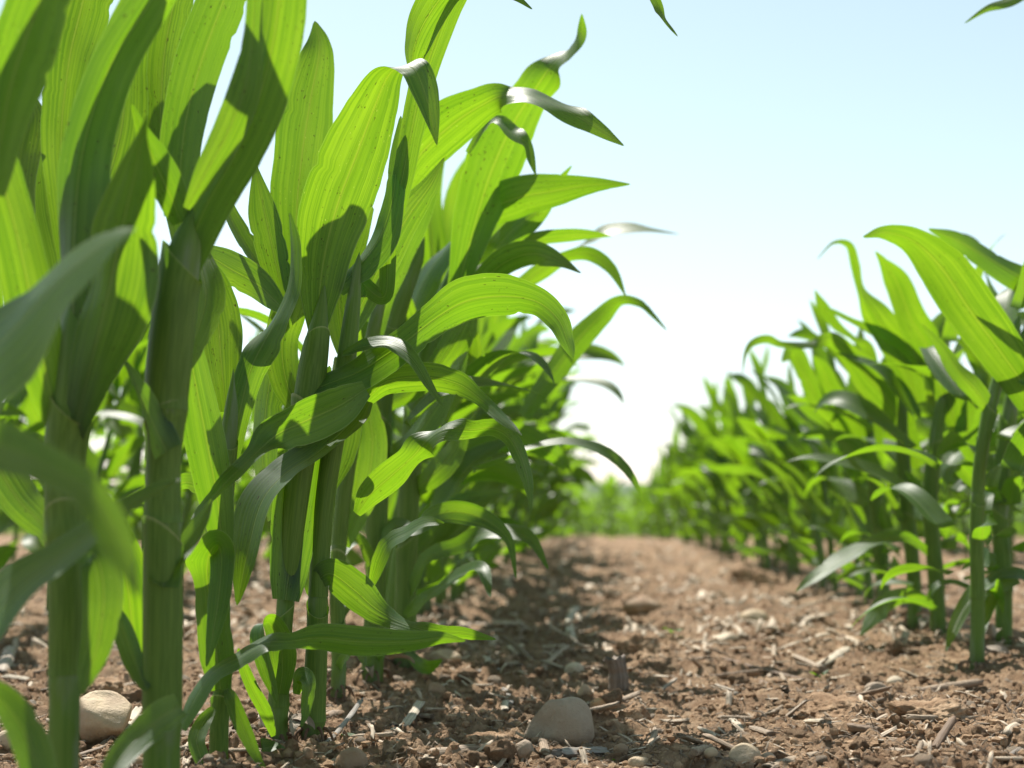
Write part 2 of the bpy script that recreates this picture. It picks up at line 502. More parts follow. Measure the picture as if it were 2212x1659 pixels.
def plant_shape(seed, H=.62, bias=0.0, n_leaf=9, lo=False, up=0, wide=1.0, stiff=1.0):
    """one maize plant in local coordinates: stalk and blades"""
    r = np.random.default_rng(seed)
    lean = r.uniform(-.05, .05, 2) + np.array([.06 * np.cos(bias), 0])
    k = 10 if lo else 30
    s = np.linspace(0, 1, k)
    Hs = H * .80
    S = np.stack([lean[0] * s ** 1.5, lean[1] * s ** 1.5, -.03 + (Hs + .03) * s], -1)
    br = r.uniform(.0105, .0135)
    nodes = [.16, .30, .46, .64]
    R = stalk_rad(s, br, br * .72, [] if lo else nodes, Hs)
    parts = [('stalk',) + tube(S, R, 6 if lo else 12)]
    rank = bias + r.normal(0, .55)
    for i in range(n_leaf):
        q = i / (n_leaf - 1)
        h = .07 + .80 * q ** .9
        b = np.array([np.interp(h, s, S[:, j]) for j in range(3)])
        az = rank + (math.pi if (i % 2 and r.random() < .75) else 0) + r.normal(0, .65)
        L = (.13 + .37 * math.sin(min(1, .12 + q) * 1.75)) * r.uniform(.8, 1.15) * H / .62
        hw = (.018 + .023 * math.sin(min(1, .2 + q) * 1.7)) * r.uniform(.85, 1.15) * wide
        el = math.radians(46 + up + (34 - up) * q + r.normal(0, 9))
        dr = math.radians(r.choice([r.uniform(30, 70), r.uniform(80, 160)]) * stiff - 25 * stiff * q)
        tw = r.normal(0, .9)
        parts.append(('leaf',) + grown_leaf(b, az, el, L, hw, dr, tw, r.normal(0, .5), seed * 31 + i, n=9 if lo else 26, nu=3 if lo else 7))
    return parts


def join_parts(parts):
    V, F, UV, MI = [], [], [], []
    o = 0
    for nm, v, f, uv in parts:
        if o == 0: stem = v
        else:
            a_ = int(np.argmin(np.linalg.norm(stem - v[0], axis=1)))
            F.append((o, o + 1, a_)); MI.append(0)
        V.append(v); UV.append(uv); F += [tuple(x + o for x in q) for q in f]
        MI += [1 if nm == 'stalk' else 0] * len(f); o += len(v)
    return np.vstack(V), F, np.vstack(UV), MI


# ------------------------------------------------------------------ THE SETTING
def build_soil():
    ys = [-8, -4, -2, -1, -.4, 0, .4, .7, .9, 1.05, 1.15, 1.22]
    y = 1.25
    while y < 40:
        ys.append(y)
        y += min(max(y * y / 427 * .62, .0035), .017 + max(0, y - 4) * .012)
    while y < 1600:
        ys.append(y); y *= 1.12
    ys = np.array(ys)
    tc = np.linspace(-1, 1, 860)
    ext = np.array([1.05, 1.12, 1.25, 1.5, 1.9, 2.6, 4, 7, 12])
    t = np.r_[-ext[::-1], tc, ext]
    yy = np.maximum(ys, .6)
    X = (-.07 * yy)[:, None] + (.10 + .47 * yy)[:, None] * t[None, :]
    Y = np.repeat(ys[:, None], len(t), 1)
    Z = ground_z(X, Y)
    far = np.clip((Y - 25) / 30, 0, 1)
    Z = Z * (1 - far) + slope(Y) * far
    Z = np.where(Y > 60, slope(np.minimum(Y, 60.0)) - 0.002 * (Y - 60), Z)
    n, m = X.shape
    V = np.stack([X, Y, Z], -1).reshape(-1, 3)
    idx = np.arange(n * m).reshape(n, m)
    Q = np.stack([idx[:-1, :-1], idx[:-1, 1:], idx[1:, 1:], idx[1:, :-1]], -1).reshape(-1, 4)
    me = bpy.data.meshes.new('soil_ground')
    me.vertices.add(len(V)); me.vertices.foreach_set('co', V.astype(np.float32).ravel())
    me.loops.add(Q.size); me.loops.foreach_set('vertex_index', Q.astype(np.int32).ravel())
    me.polygons.add(len(Q)); me.polygons.foreach_set('loop_start', np.arange(0, Q.size, 4, dtype=np.int32))
    me.polygons.foreach_set('loop_total', np.full(len(Q), 4, np.int32))
    me.update(calc_edges=True)
    me.polygons.foreach_set('use_smooth', np.ones(len(Q), bool))
    me.materials.append(M_SOIL)
    o = bpy.data.objects.new('ground', me); COL.objects.link(o)
    tag(o, kind='structure')
    return o


build_soil()

# far hills at the horizon
k = NT('far_hills')
co = k.n('ShaderNodeTexCoord').outputs['Object']
hb = k.noise(co, .03, 4.0, .6)
kp = k.n('ShaderNodeBsdfPrincipled', {'Base Color': k.mix(hb, rgb(.07, .12, .06), rgb(.11, .16, .08)), 'Roughness': .95})
M_HILL = k.out(kp.outputs[0])
hx = np.linspace(-900, 900, 120)
hv, hf = [], []
for i, x in enumerate(hx):
    h = 4 + 3.0 * float(vnoise2(np.array([x * .006]), np.array([2.0]), 3)[0]) + 1.5 * float(vnoise2(np.array([x * .03]), np.array([5.0]), 3)[0])
    hv += [(x, 1150, -8), (x, 1180, h * .75 - 2), (x, 1230, h - 1), (x, 1320, h - 3), (x, 1400, -9)]
for i in range(len(hx) - 1):
    for j in range(4):
        hf.append((i * 5 + j, (i + 1) * 5 + j, (i + 1) * 5 + j + 1, i * 5 + j + 1))
tag(mesh_obj('hills', hv, hf, M_HILL), kind='structure')

k = NT('far_meadow_green')
co = k.n('ShaderNodeTexCoord').outputs['Object']
kp = k.n('ShaderNodeBsdfPrincipled', {'Base Color': k.mix(k.noise(co, 1.5, 5.0, .7), rgb(.09, .16, .025), rgb(.17, .26, .05)), 'Roughness': 1.0, 'Specular IOR Level': 0.0})
my = np.array([50, 56, 62, 80, 120, 200, 350, 600, 1150.0])
mv = [(x, y, (float(slope(min(y, 60.0))) - .002 * max(0, y - 60)) + (.12 if y > 50 else -.05)) for y in my for x in np.linspace(-420, 420, 41)]
mf = [(i * 41 + j, i * 41 + j + 1, (i + 1) * 41 + j + 1, (i + 1) * 41 + j) for i in range(len(my) - 1) for j in range(40)]
tag(mesh_obj('far_meadow', mv, mf, k.out(kp.outputs[0])), kind='structure')

# ------------------------------------------------------------------ HERO PLANTS OF THE LEFT ROW
LEFT = 'maize plants of the left row'


def hero_plant(name, d, base_uv, label, group=LEFT):
    b = P(base_uv[0], base_uv[1], d)
    e = empty(name, (b[0], d, gz(b[0], d)))
    tag(e, label, 'maize plant', group)
    return e



# -- plant 1, far left, out of focus
p1 = hero_plant('maize_plant', 1.21, (137, 1820), 'blurred tall maize plant with thick dark stalk, farthest left in the foreground')
hero_stalk(p1, 1.21, [(137, 1835, 34), (137, 1660, 33), (140, 1480, 33), (145, 1250, 38), (140, 1100, 40), (142, 960, 42), (158, 820, 42), (162, 720, 34), (165, 640, 10)], nodes=(.42, .24), sheaths=((.25, .46), (.47, .66)))
hero_leaf(p1, 1.21, 1.16, [(165, 900, 40, 20), (158, 700, 56, 25), (160, 500, 62, 25), (180, 320, 62, 20), (235, 150, 56, 10), (320, 10, 48, 5), (420, -140, 40, 0)], 22, .03)
hero_leaf(p1, 1.235, 1.20, [(165, 900, 40, 20), (158, 700, 56, 25), (160, 500, 62, 25), (180, 320, 62, 20), (235, 150, 56, 10), (290, 20, 44, 5), (340, -100, 20, 0)], 26, .03, 41)  # second layer added behind the blade above so less light passes through
hero_leaf(p1, 1.21, 1.12, [(140, 950, 26, 0), (105, 830, 50, -10), (70, 660, 60, -10), (30, 480, 60, -15), (-30, 280, 50, -10), (-110, 100, 30, 0)], 18, .05)
hero_leaf(p1, 1.20, 1.08, [(157, 950, 22, 10), (195, 790, 62, 20), (232, 640, 84, 25), (262, 500, 78, 15), (288, 390, 50, 10), (305, 300, 14, 0), (318, 250, 2, 0)], 20, .05)
hero_leaf(p1, 1.05, .86, [(-150, 980, 60, 30), (-60, 810, 100, 40), (40, 700, 96, 40), (140, 595, 70, 40), (225, 525, 36, 40), (292, 494, 2, 40)], 14, .05)
hero_leaf(p1, .80, .74, [(-120, 930, 60, 12), (0, 965, 60, 12), (90, 1000, 46, 8), (190, 1060, 40, 0), (255, 1170, 38, -10), (300, 1290, 4, -10)], 12, .05)
hero_leaf(p1, 1.0, 1.12, [(-90, 1440, 55, 35), (-20, 1345, 70, 38), (50, 1265, 62, 40), (135, 1200, 46, 40), (240, 1120, 34, 42), (330, 1065, 20, 40), (390, 1034, 2, 30)], 12, .05)
hero_leaf(p1, 1.17, 1.14, [(170, 1190, 24, 10), (210, 1205, 40, 15), (225, 1290, 48, 20), (212, 1390, 38, 20), (188, 1460, 20, 10), (176, 1502, 2, 0)], 14, .04)
hero_leaf(p1, 1.30, 1.36, [(215, 1080, 24, -10), (250, 1170, 42, -10), (275, 1270, 52, -10), (288, 1370, 42, -5), (306, 1458, 3, 0)], 14, .05)
hero_leaf(p1, 1.04, 1.0, [(-70, 1500, 24, -20), (-10, 1505, 34, -25), (40, 1560, 40, -15), (75, 1640, 40, -10), (105, 1740, 20, 0)], 14, .08)
hero_leaf(p1, 1.11, 1.06, [(-30, 420, 24, 0), (-8, 280, 44, 0), (12, 180, 60, 5), (48, 70, 62, 5), (100, -60, 50, 0), (150, -180, 30, 0)], 12, .03, 43)  # extra blade added behind the next one to dim its glow
hero_leaf(p1, 1.06, 1.0, [(-20, 420, 30, 0), (5, 280, 52, 0), (25, 180, 70, 5), (60, 70, 72, 5), (110, -60, 60, 0), (160, -180, 40, 0)], 14, .03)
hero_leaf(p1, 1.36, 1.46, [(160, 640, 16, 0), (140, 480, 30, -5), (132, 300, 44, -10), (148, 140, 54, -15), (170, 40, 66, -15), (200, -70, 60, -10), (240, -170, 30, 0)], 10, .05)
hero_leaf(p1, 1.30, 1.45, [(60, 560, 20, 0), (30, 440, 45, -15), (30, 340, 55, -15), (45, 240, 50, -10), (30, 200, 10, 0)], 12, .05)
hero_leaf(p1, 1.24, 1.30, [(130, 1180, 20, 0), (90, 1130, 40, -20), (40, 1080, 46, -20), (-10, 1000, 40, -15), (-60, 900, 20, 0)], 12, .06)
hero_leaf(p1, 1.5, 1.7, [(240, 620, 16, 0), (262, 480, 36, -15), (275, 360, 44, -15), (262, 250, 40, -10), (250, 140, 24, 0), (290, 40, 3, 0)], 12, .06)

hero_leaf(p1, 1.5, 1.6, [(128, 760, 20, 0), (96, 600, 54, -15), (66, 460, 60, -20), (66, 350, 44, -15), (100, 262, 4, 0)], 12, .05)
hero_leaf(p1, 1.34, 1.42, [(190, 560, 24, 0), (225, 420, 50, 15), (262, 280, 54, 20), (275, 140, 44, 10), (300, 20, 30, 0), (330, -90, 3, 0)], 16, .04)
# -- plant 2
p2 = hero_plant('maize_plant', 1.27, (350, 1800), 'maize plant with thick dark stalk and tall wide folded leaf, second from the left edge')
hero_stalk(p2, 1.27, [(350, 1815, 42), (349, 1660, 40), (351, 1480, 40), (352, 1270, 40), (352, 1100, 37), (354, 980, 36), (362, 820, 46), (382, 640, 44), (402, 530, 34), (416, 470, 12)], nodes=(.395, .585, .16), sheaths=((.18, .385), (.40, .575), (.59, .80)))
hero_leaf(p2, 1.28, 1.20, [(384, 650, 18, 10), (408, 540, 50, 15), (448, 440, 56, 20), (510, 330, 58, 15), (560, 210, 66, 10), (590, 90, 70, 8), (606, -30, 68, 5), (622, -180, 50, 0)], 34, .03)
hero_leaf(p2, 1.225, 1.185, [(402, 450, 8, 0), (442, 378, 26, 5), (492, 285, 36, 5), (530, 185, 34, 0), (546, 80, 22, 0), (552, -40, 16, 0), (560, -170, 3, 0)], 10, .05, 99)  # added narrow blade that makes the folded leaf's left half look shaded
hero_leaf(p2, 1.33, 1.38, [(375, 470, 20, -10), (388, 380, 44, -15), (402, 260, 52, -20), (436, 130, 56, -20), (488, -10, 54, -15), (540, -140, 40, -10)], 14, .03)
hero_leaf(p2, 1.42, 1.5, [(345, 330, 20, -10), (348, 220, 40, -15), (356, 110, 46, -15), (380, -10, 44, -10), (410, -130, 30, 0)], 14, .03)
hero_leaf(p2, 1.27, 1.24, [(392, 480, 26, -15), (362, 410, 40, -20), (330, 340, 36, -15), (308, 285, 18, -10), (285, 225, 3, 0)], 12, .05)
hero_leaf(p2, 1.25, 1.20, [(360, 975, 34, 20), (330, 915, 34, 40), (302, 850, 22, 40), (280, 805, 12, 40), (262, 772, 3, 40)], 14, .03)
hero_leaf(p2, 1.25, 1.32, [(352, 1268, 36, 10), (370, 1222, 30, 25), (405, 1172, 24, 20), (435, 1125, 16, 10), (458, 1078, 3, 0)], 16, .03)
hero_leaf(p2, 1.22, 1.10, [(388, 1525, 28, 5), (350, 1548, 36, 5), (300, 1592, 32, 8), (255, 1645, 28, 8), (215, 1720, 12, 20)], 12, .06)
hero_leaf(p2, 1.30, 1.42, [(385, 820, 14, 0), (425, 720, 34, -15), (445, 640, 40, -20), (430, 560, 30, -15), (405, 500, 10, 0)], 12, .06)
hero_leaf(p2, 1.25, 1.3, [(318, 1490, 10, 0), (295, 1440, 22, -15), (270, 1370, 24, -15), (240, 1300, 10, 0)], 12, .06)
hero_leaf(p2, 1.40, 1.55, [(400, 560, 16, 0), (380, 430, 40, 20), (352, 320, 46, 20), (330, 200, 40, 20), (300, 90, 26, 20), (330, -30, 16, 0)], 14, .04)

# -- plant 3, thin
p3 = hero_plant('maize_plant', 1.52, (474, 1668), 'thin maize plant whose low bright leaf folds over, beside the thick dark stalk')
hero_stalk(p3, 1.52, [(472, 1670, 20), (474, 1560, 19), (480, 1470, 19), (478, 1330, 18), (478, 1180, 18), (488, 1020, 20), (499, 890, 15), (503, 820, 4)], nodes=(.21, .53), sheaths=((.03, .20), (.24, .52), (.54, .74)))
hero_leaf(p3, 1.50, 1.46, [(477, 1490, 22, 0), (468, 1420, 40, -15), (458, 1330, 40, -20), (448, 1250, 36, -20), (452, 1200, 40, 30), (470, 1178, 30, 45), (478, 1215, 28, 20), (471, 1300, 26, 15), (458, 1380, 14, 10), (446, 1440, 2, 0)], 8, .04)
hero_leaf(p3, 1.46, 1.50, [(392, 1575, 10, 30), (418, 1515, 22, 35), (460, 1452, 24, 45), (520, 1418, 26, 50), (575, 1388, 24, 45), (625, 1385, 18, 10), (690, 1378, 30, -20), (780, 1386, 34, -20), (880, 1386, 24, -15), (950, 1378, 14, -10), (1006, 1384, 2, 0)], 8, .05)
hero_leaf(p3, 1.50, 1.44, [(483, 1200, 20, 0), (470, 1080, 40, -15), (448, 960, 50, -20), (425, 840, 44, -20), (405, 730, 30, -15), (392, 620, 6, 0)], 14, .03)
hero_leaf(p3, 1.53, 1.60, [(500, 990, 18, -5), (518, 890, 30, -15), (545, 790, 34, 10), (588, 705, 36, 45), (625, 625, 26, 50), (633, 540, 17, 40), (626, 458, 2, 30)], 14, .03)
hero_leaf(p3, 1.56, 1.62, [(488, 890, 18, -5), (478, 780, 44, -15), (470, 690, 50, -20), (450, 605, 38, -15), (424, 545, 5, 0)], 14, .03)
hero_leaf(p3, 1.66, 1.75, [(610, 665, 14, -10), (555, 615, 38, -25), (495, 580, 42, -25), (445, 550, 24, -20), (400, 530, 3, 0)], 10, .05)
hero_leaf(p3, 1.72, 1.72, [(610, 660, 10, 20), (575, 600, 25, 40), (530, 530, 30, 40), (490, 455, 24, 35), (465, 395, 3, 20)], 12, .05)
hero_leaf(p3, 1.51, 1.47, [(490, 1490, 8, 0), (505, 1520, 18, -20), (530, 1580, 18, -20), (555, 1635, 10, -10), (575, 1662, 2, 0)], 10, .10)
hero_leaf(p3, 1.50, 1.44, [(462, 1530, 8, 0), (440, 1560, 18, -20), (425, 1600, 22, -20), (440, 1650, 16, -10), (455, 1690, 3, 0)], 10, .15)
hero_leaf(p3, 1.58, 1.66, [(500, 1180, 10, 20), (520, 1150, 18, 20), (545, 1090, 26, 30), (585, 1030, 24, 40), (620, 1000, 4, 30)], 10, .08)
hero_leaf(p3, 1.55, 1.60, [(470, 1060, 10, -10), (430, 1048, 22, -30), (398, 1042, 22, -30), (370, 1060, 6, -20)], 10, .08)

# -- plant 4, sharp, with the big bent leaf
p4 = hero_plant('maize_plant', 1.64, (600, 1628), 'sharp maize plant whose broad top leaf bends over with a hanging grey tip')
hero_stalk(p4, 1.64, [(598, 1630, 24), (600, 1560, 22), (606, 1440, 20), (617, 1300, 18), (634, 1130, 24), (652, 980, 28), (668, 850, 31), (682, 750, 27), (694, 670, 14), (700, 620, 3)], nodes=(.14, .31), sheaths=((.14, .30), (.32, .60), (.60, .76)), tipx=.1)
hero_leaf(p4, 1.62, 1.68, [(617, 1296, 30, -5), (625, 1235, 44, -15), (640, 1130, 54, -18), (658, 1020, 54, -20), (678, 920, 44, -15), (700, 840, 20, 0), (712, 790, 3, 0)], 8, .02)
hero_leaf(p4, 1.645, 1.52, [(684, 735, 14, 0), (690, 640, 42, -5), (702, 550, 64, -15), (730, 440, 84, -20), (772, 330, 80, -22), (808, 235, 68, -30), (838, 165, 52, -50), (870, 143, 40, -95), (897, 152, 36, -150), (916, 195, 32, -160), (932, 255, 18, -165), (944, 314, 1.5, -165)], 6, .02, dpow=1.3)
hero_leaf(p4, 1.65, 1.70, [(728, 625, 20, 10), (775, 575, 30, 25), (822, 510, 32, 25), (848, 430, 26, 20), (858, 340, 20, 10), (866, 250, 3, 0)], 24, .04)
hero_leaf(p4, 1.74, 1.82, [(645, 620, 26, -10), (640, 480, 50, -15), (652, 340, 66, -20), (672, 210, 62, -20), (690, 110, 38, -15), (680, 45, 3, 0)], 10, .02)
hero_leaf(p4, 1.70, 1.74, [(618, 660, 16, -10), (594, 560, 36, -20), (572, 460, 36, -20), (556, 385, 14, -10), (550, 350, 2, 0)], 14, .03)
hero_leaf(p4, 1.63, 1.60, [(640, 862, 16, 30), (700, 832, 34, 28), (780, 800, 42, 25), (870, 742, 40, 22), (945, 685, 40, -5), (1010, 650, 56, -25), (1090, 640, 52, -25), (1160, 652, 32, -15), (1205, 690, 26, 20), (1225, 735, 18, 25), (1238, 776, 1.5, 20)], 10, .02)
hero_leaf(p4, 1.57, 1.44, [(790, 840, 20, -8), (735, 875, 46, -20), (670, 905, 52, -22), (605, 935, 42, -15), (560, 972, 26, 40), (495, 1035, 24, 40), (450, 1085, 13, 40), (412, 1122, 1.5, 30)], 8, .03)
hero_leaf(p4, 1.66, 1.52, [(790, 865, 18, 20), (745, 925, 42, 30), (685, 978, 44, 40), (615, 1025, 46, 45), (565, 1085, 44, 40), (538, 1180, 34, 25), (512, 1308, 3, 10)], 14, .03)
hero_leaf(p4, 1.62, 1.58, [(603, 1500, 20, 0), (610, 1450, 28, 20), (605, 1390, 36, 30), (580, 1345, 34, 60), (562, 1370, 30, 120), (580, 1450, 22, 140), (600, 1520, 3, 150)], 8, .10)
hero_leaf(p4, 1.60, 1.56, [(640, 1500, 8, 0), (650, 1460, 20, 20), (668, 1480, 20, 30), (660, 1540, 10, 20), (650, 1570, 2, 0)], 8, .10)
hero_leaf(p4, 1.60, 1.55, [(592, 1590, 6, 0), (572, 1540, 14, -30), (545, 1490, 16, -30), (525, 1440, 14, -20), (515, 1400, 2, 0)], 8, .12)
hero_leaf(p4, 1.66, 1.72, [(655, 905, 12, -10), (620, 830, 34, -20), (610, 740, 40, -20), (635, 660, 34, -15), (650, 600, 6, 0)], 12, .04)
hero_leaf(p4, 1.70, 1.76, [(590, 1120, 20, 30), (568, 1000, 30, 25), (575, 880, 34, 25), (590, 780, 34, 20), (600, 680, 20, 10), (600, 620, 3, 0)], 14, .04)

# -- plant 5
p5 = hero_plant('maize_plant', 1.66, (675, 1622), 'maize plant with purple-based stalk close beside the sharp big-leaved plant')
hero_stalk(p5, 1.66, [(672, 1624, 26), (677, 1540, 25), (684, 1400, 22), (688, 1270, 20), (700, 1100, 20), (722, 940, 22), (745, 800, 22), (760, 680, 18), (772, 580, 10)], nodes=(.10, .33), sheaths=((.10, .32), (.34, .60)))
hero_leaf(p5, 1.65, 1.63, [(684, 1255, 20, 0), (715, 1240, 34, -15), (765, 1275, 40, -12), (815, 1318, 30, 10), (880, 1350, 17, 30), (940, 1365, 16, -10), (1005, 1370, 14, -20), (1072, 1381, 1.5, -10)], 10, .05)
hero_leaf(p5, 1.68, 1.58, [(785, 868, 16, -5), (835, 825, 34, -18), (915, 815, 34, -22), (985, 828, 28, -18), (1035, 860, 16, 10), (1085, 903, 13, 30), (1128, 942, 1.5, 20)], 10, .03)
hero_leaf(p5, 1.70, 1.60, [(770, 1110, 10, 10), (800, 1068, 30, -15), (845, 1028, 38, -25), (893, 985, 34, -35), (925, 948, 26, 40), (965, 925, 24, 30), (1020, 928, 22, -20), (1070, 925, 22, -20), (1108, 952, 18, 10), (1134, 1010, 16, 25), (1144, 1062, 9, 20), (1147, 1106, 1.2, 10)], 12, .03)
hero_leaf(p5, 1.64, 1.55, [(740, 765, 6, 30), (790, 748, 22, 45), (845, 745, 20, 45), (890, 775, 15, 20), (925, 830, 11, 20), (958, 880, 1.2, 10)], 10, .04)
hero_leaf(p5, 1.72, 1.80, [(748, 760, 20, -10), (735, 680, 36, 15), (735, 600, 36, 20), (765, 520, 30, 15), (800, 440, 12, 0)], 16, .03)
hero_leaf(p5, 1.70, 1.78, [(755, 720, 18, -10), (790, 640, 34, -15), (830, 560, 40, -20), (880, 470, 36, -20), (930, 400, 20, -10), (960, 340, 2, 0)], 12, .03)
hero_leaf(p5, 1.66, 1.60, [(890, 150, 14, 20), (895, 100, 34, 20), (925, 35, 46, -5), (975, -25, 44, -20), (1040, -40, 26, -25), (1110, -8, 10, -10), (1150, 20, 1.5, 0)], 26, .03)
hero_leaf(p5, 1.74, 1.66, [(800, 1270, 6, 0), (835, 1180, 20, 30), (880, 1150, 20, 40), (920, 1130, 12, 30), (960, 1130, 2, 0)], 10, .06)
hero_leaf(p5, 1.70, 1.70, [(690, 1290, 14, 0), (670, 1260, 24, 30), (650, 1220, 26, 40), (620, 1190, 16, 30), (600, 1180, 3, 0)], 10, .06)
hero_leaf(p5, 1.70, 1.78, [(710, 1060, 14, -10), (735, 980, 34, -20), (745, 900, 36, -20), (735, 820, 22, -10), (725, 770, 3, 0)], 12, .04)
hero_leaf(p5, 1.72, 1.60, [(770, 600, 18, -5), (830, 640, 18, 0), (840, 520, 20, 10), (870, 380, 24, 10), (930, 120, 30, 0), (1050, -120, 34, -20), (1250, -190, 30, -20), (1370, -90, 22, -10), (1415, 0, 12, -20), (1434, 38, 6, 40), (1464, 79, 1, 20)], 14, .02)

# -- plants 6 to 9: stalks from the photograph, then blades
p6 = hero_plant('maize_plant', 2.04, (732, 1508), 'slim maize plant behind the purple-based stalk, top leaf reaching right and drooping')
hero_stalk(p6, 2.04, [(730, 1512, 17), (732, 1400, 16), (728, 1260, 15), (742, 1080, 16), (770, 900, 16), (810, 700, 15), (840, 560, 10)], nodes=(.15, .38), sheaths=((.15, .37), (.39, .6)))
p7 = hero_plant('maize_plant', 2.19, (806, 1482), 'upright maize plant, nearer of the two sturdy stalks behind the sharp plants')
hero_stalk(p7, 2.19, [(803, 1486, 25), (806, 1400, 23), (812, 1250, 20), (815, 1050, 24), (820, 880, 26), (850, 700, 24), (900, 560, 16)], nodes=(.13, .36, .60), sheaths=((.13, .35), (.36, .59), (.6, .8)))
p8 = hero_plant('maize_plant', 2.33, (874, 1453), 'upright maize plant, farther of the two sturdy stalks behind the sharp plants')
hero_stalk(p8, 2.33, [(872, 1456, 25), (875, 1370, 24), (878, 1220, 21), (885, 1050, 22), (900, 880, 22), (940, 700, 20), (990, 560, 12)], nodes=(.14, .38), sheaths=((.14, .37), (.38, .62)))

# tops that reach into the sky
hero_leaf(p6, 2.0, 1.80, [(850, 520, 18, 0), (864, 430, 26, -10), (900, 345, 54, -22), (975, 270, 62, -25), (1050, 222, 40, -20), (1092, 205, 22, 30), (1140, 204, 26, 50), (1205, 228, 28, 45), (1265, 262, 22, 10), (1310, 290, 12, 0), (1348, 315, 1.2, 0)], 8, .03)
hero_leaf(p6, 2.06, 2.16, [(800, 760, 18, -10), (815, 660, 36, -20), (850, 570, 42, -20), (890, 480, 40, -20), (930, 400, 24, -10), (960, 340, 3, 0)], 10, .04)
hero_leaf(p7, 2.2, 2.05, [(985, 640, 18, -5), (1022, 500, 46, -15), (1058, 380, 64, -20), (1105, 275, 62, -20), (1155, 195, 46, -25), (1195, 138, 28, 35), (1230, 112, 20, 60), (1254, 78, 13, 30), (1257, 30, 1.5, 10)], 8, .02)
hero_leaf(p7, 2.05, 1.98, [(1010, 330, 6, 20), (1046, 278, 10, 40), (1075, 266, 20, 50), (1105, 288, 22, 40), (1138, 310, 12, 20), (1148, 345, 9, 0), (1158, 381, 1, 0)], 10, .05)
hero_leaf(p8, 2.3, 2.05, [(975, 660, 16, 10), (1000, 560, 24, 5), (1040, 470, 40, -8), (1110, 430, 46, -14), (1200, 412, 38, -18), (1280, 400, 18, -18), (1362, 398, 1.2, -10)], 10, .03)
hero_leaf(p8, 2.35, 2.2, [(975, 700, 18, 20), (1030, 600, 28, 20), (1095, 510, 32, 25), (1165, 452, 24, 10), (1205, 395, 10, -10), (1235, 358, 1.5, -10)], 14, .03)
hero_leaf(p8, 2.3, 2.2, [(850, 790, 16, 20), (880, 700, 34, 40), (920, 600, 38, 45), (965, 540, 30, 45), (1020, 480, 4, 40)], 10, .05)
hero_leaf(p7, 2.2, 2.05, [(1000, 660, 10, 0), (1050, 600, 26, -15), (1100, 562, 32, -22), (1155, 548, 30, -20), (1212, 566, 14, 20), (1255, 590, 1.5, 30)], 8, .04)
hero_leaf(p8, 2.5, 2.4, [(1090, 640, 12, 10), (1170, 585, 20, -10), (1225, 555, 14, -15), (1275, 550, 16, -15), (1320, 580, 12, -5), (1352, 640, 1.2, 0)], 8, .04)
hero_leaf(p8, 2.6, 2.5, [(1130, 900, 16, 20), (1190, 812, 26, 22), (1245, 738, 28, 20), (1300, 682, 22, 15), (1340, 650, 12, -10), (1382, 655, 9, 10), (1410, 680, 6, 20), (1440, 713, 1.2, 20)], 10, .04)
hero_leaf(p8, 3.0, 2.9, [(1150, 610, 8, 70), (1210, 560, 6, 70), (1262, 528, 6, 60), (1300, 507, 24, 45), (1345, 498, 24, 45), (1400, 498, 10, 50), (1466, 506, 1, 50)], 8, .04)
hero_leaf(p7, 2.24, 2.1, [(830, 880, 14, 10), (900, 840, 20, 10), (960, 770, 30, 20), (1000, 700, 34, 30), (1020, 640, 20, 30), (1050, 600, 3, 20)], 12, .05)
# lower and middle blades
hero_leaf(p7, 2.18, 2.0, [(812, 1230, 10, 20), (770, 1170, 18, 30), (725, 1200, 20, 30), (700, 1260, 16, 20), (690, 1330, 2, 0)], 8, .08)
hero_leaf(p7, 2.18, 2.05, [(815, 1200, 10, 20), (850, 1140, 22, 40), (895, 1140, 22, 50), (950, 1110, 22, 20), (1005, 1108, 24, -10), (1060, 1130, 18, 20), (1100, 1170, 10, 0), (1115, 1250, 2, 0)], 8, .06)
hero_leaf(p8, 2.32, 2.15, [(880, 1290, 8, 20), (920, 1210, 16, 30), (985, 1180, 18, 20), (1060, 1150, 22, 45), (1140, 1160, 16, 20), (1185, 1230, 2, 0)], 8, .06)
hero_leaf(p8, 2.3, 2.1, [(875, 1330, 8, 0), (930, 1285, 18, 45), (1000, 1240, 20, 45), (1040, 1235, 16, 30), (1060, 1290, 2, 0)], 8, .06)
hero_leaf(p7, 2.17, 2.0, [(815, 1340, 8, 0), (790, 1300, 16, 30), (760, 1290, 18, 40), (735, 1330, 14, 20), (728, 1400, 2, 0)], 8, .08)
hero_leaf(p8, 2.3, 2.2, [(878, 1400, 6, 0), (900, 1430, 14, -20), (925, 1440, 16, -20), (955, 1425, 2, 0)], 8, .08)
hero_leaf(p6, 2.03, 1.9, [(730, 1440, 8, 0), (748, 1420, 12, 30), (770, 1400, 14, 30), (790, 1440, 2, 0)], 8, .08)
hero_leaf(p7, 2.19, 2.1, [(803, 1440, 8, 0), (825, 1400, 10, 30), (845, 1370, 12, 30), (862, 1330, 2, 0)], 8, .08)
hero_leaf(p6, 2.05, 2.1, [(745, 1180, 12, -10), (790, 1060, 34, -20), (805, 960, 38, -20), (795, 880, 22, -10), (785, 830, 3, 0)], 10, .04)
hero_leaf(p7, 2.2, 2.1, [(825, 1000, 18, 20), (880, 960, 30, 35), (930, 890, 36, 40), (975, 820, 30, 40), (1010, 760, 4, 30)], 10, .04)
hero_leaf(p8, 2.33, 2.2, [(895, 1060, 16, 10), (930, 1030, 26, 20), (975, 980, 28, 30), (1010, 920, 10, 30), (1030, 890, 2, 30)], 10, .04)
hero_leaf(p8, 2.36, 2.3, [(930, 780, 18, 20), (985, 740, 36, 35), (1010, 760, 30, 30), (1005, 720, 20, 30), (960, 690, 3, 0)], 10, .05)

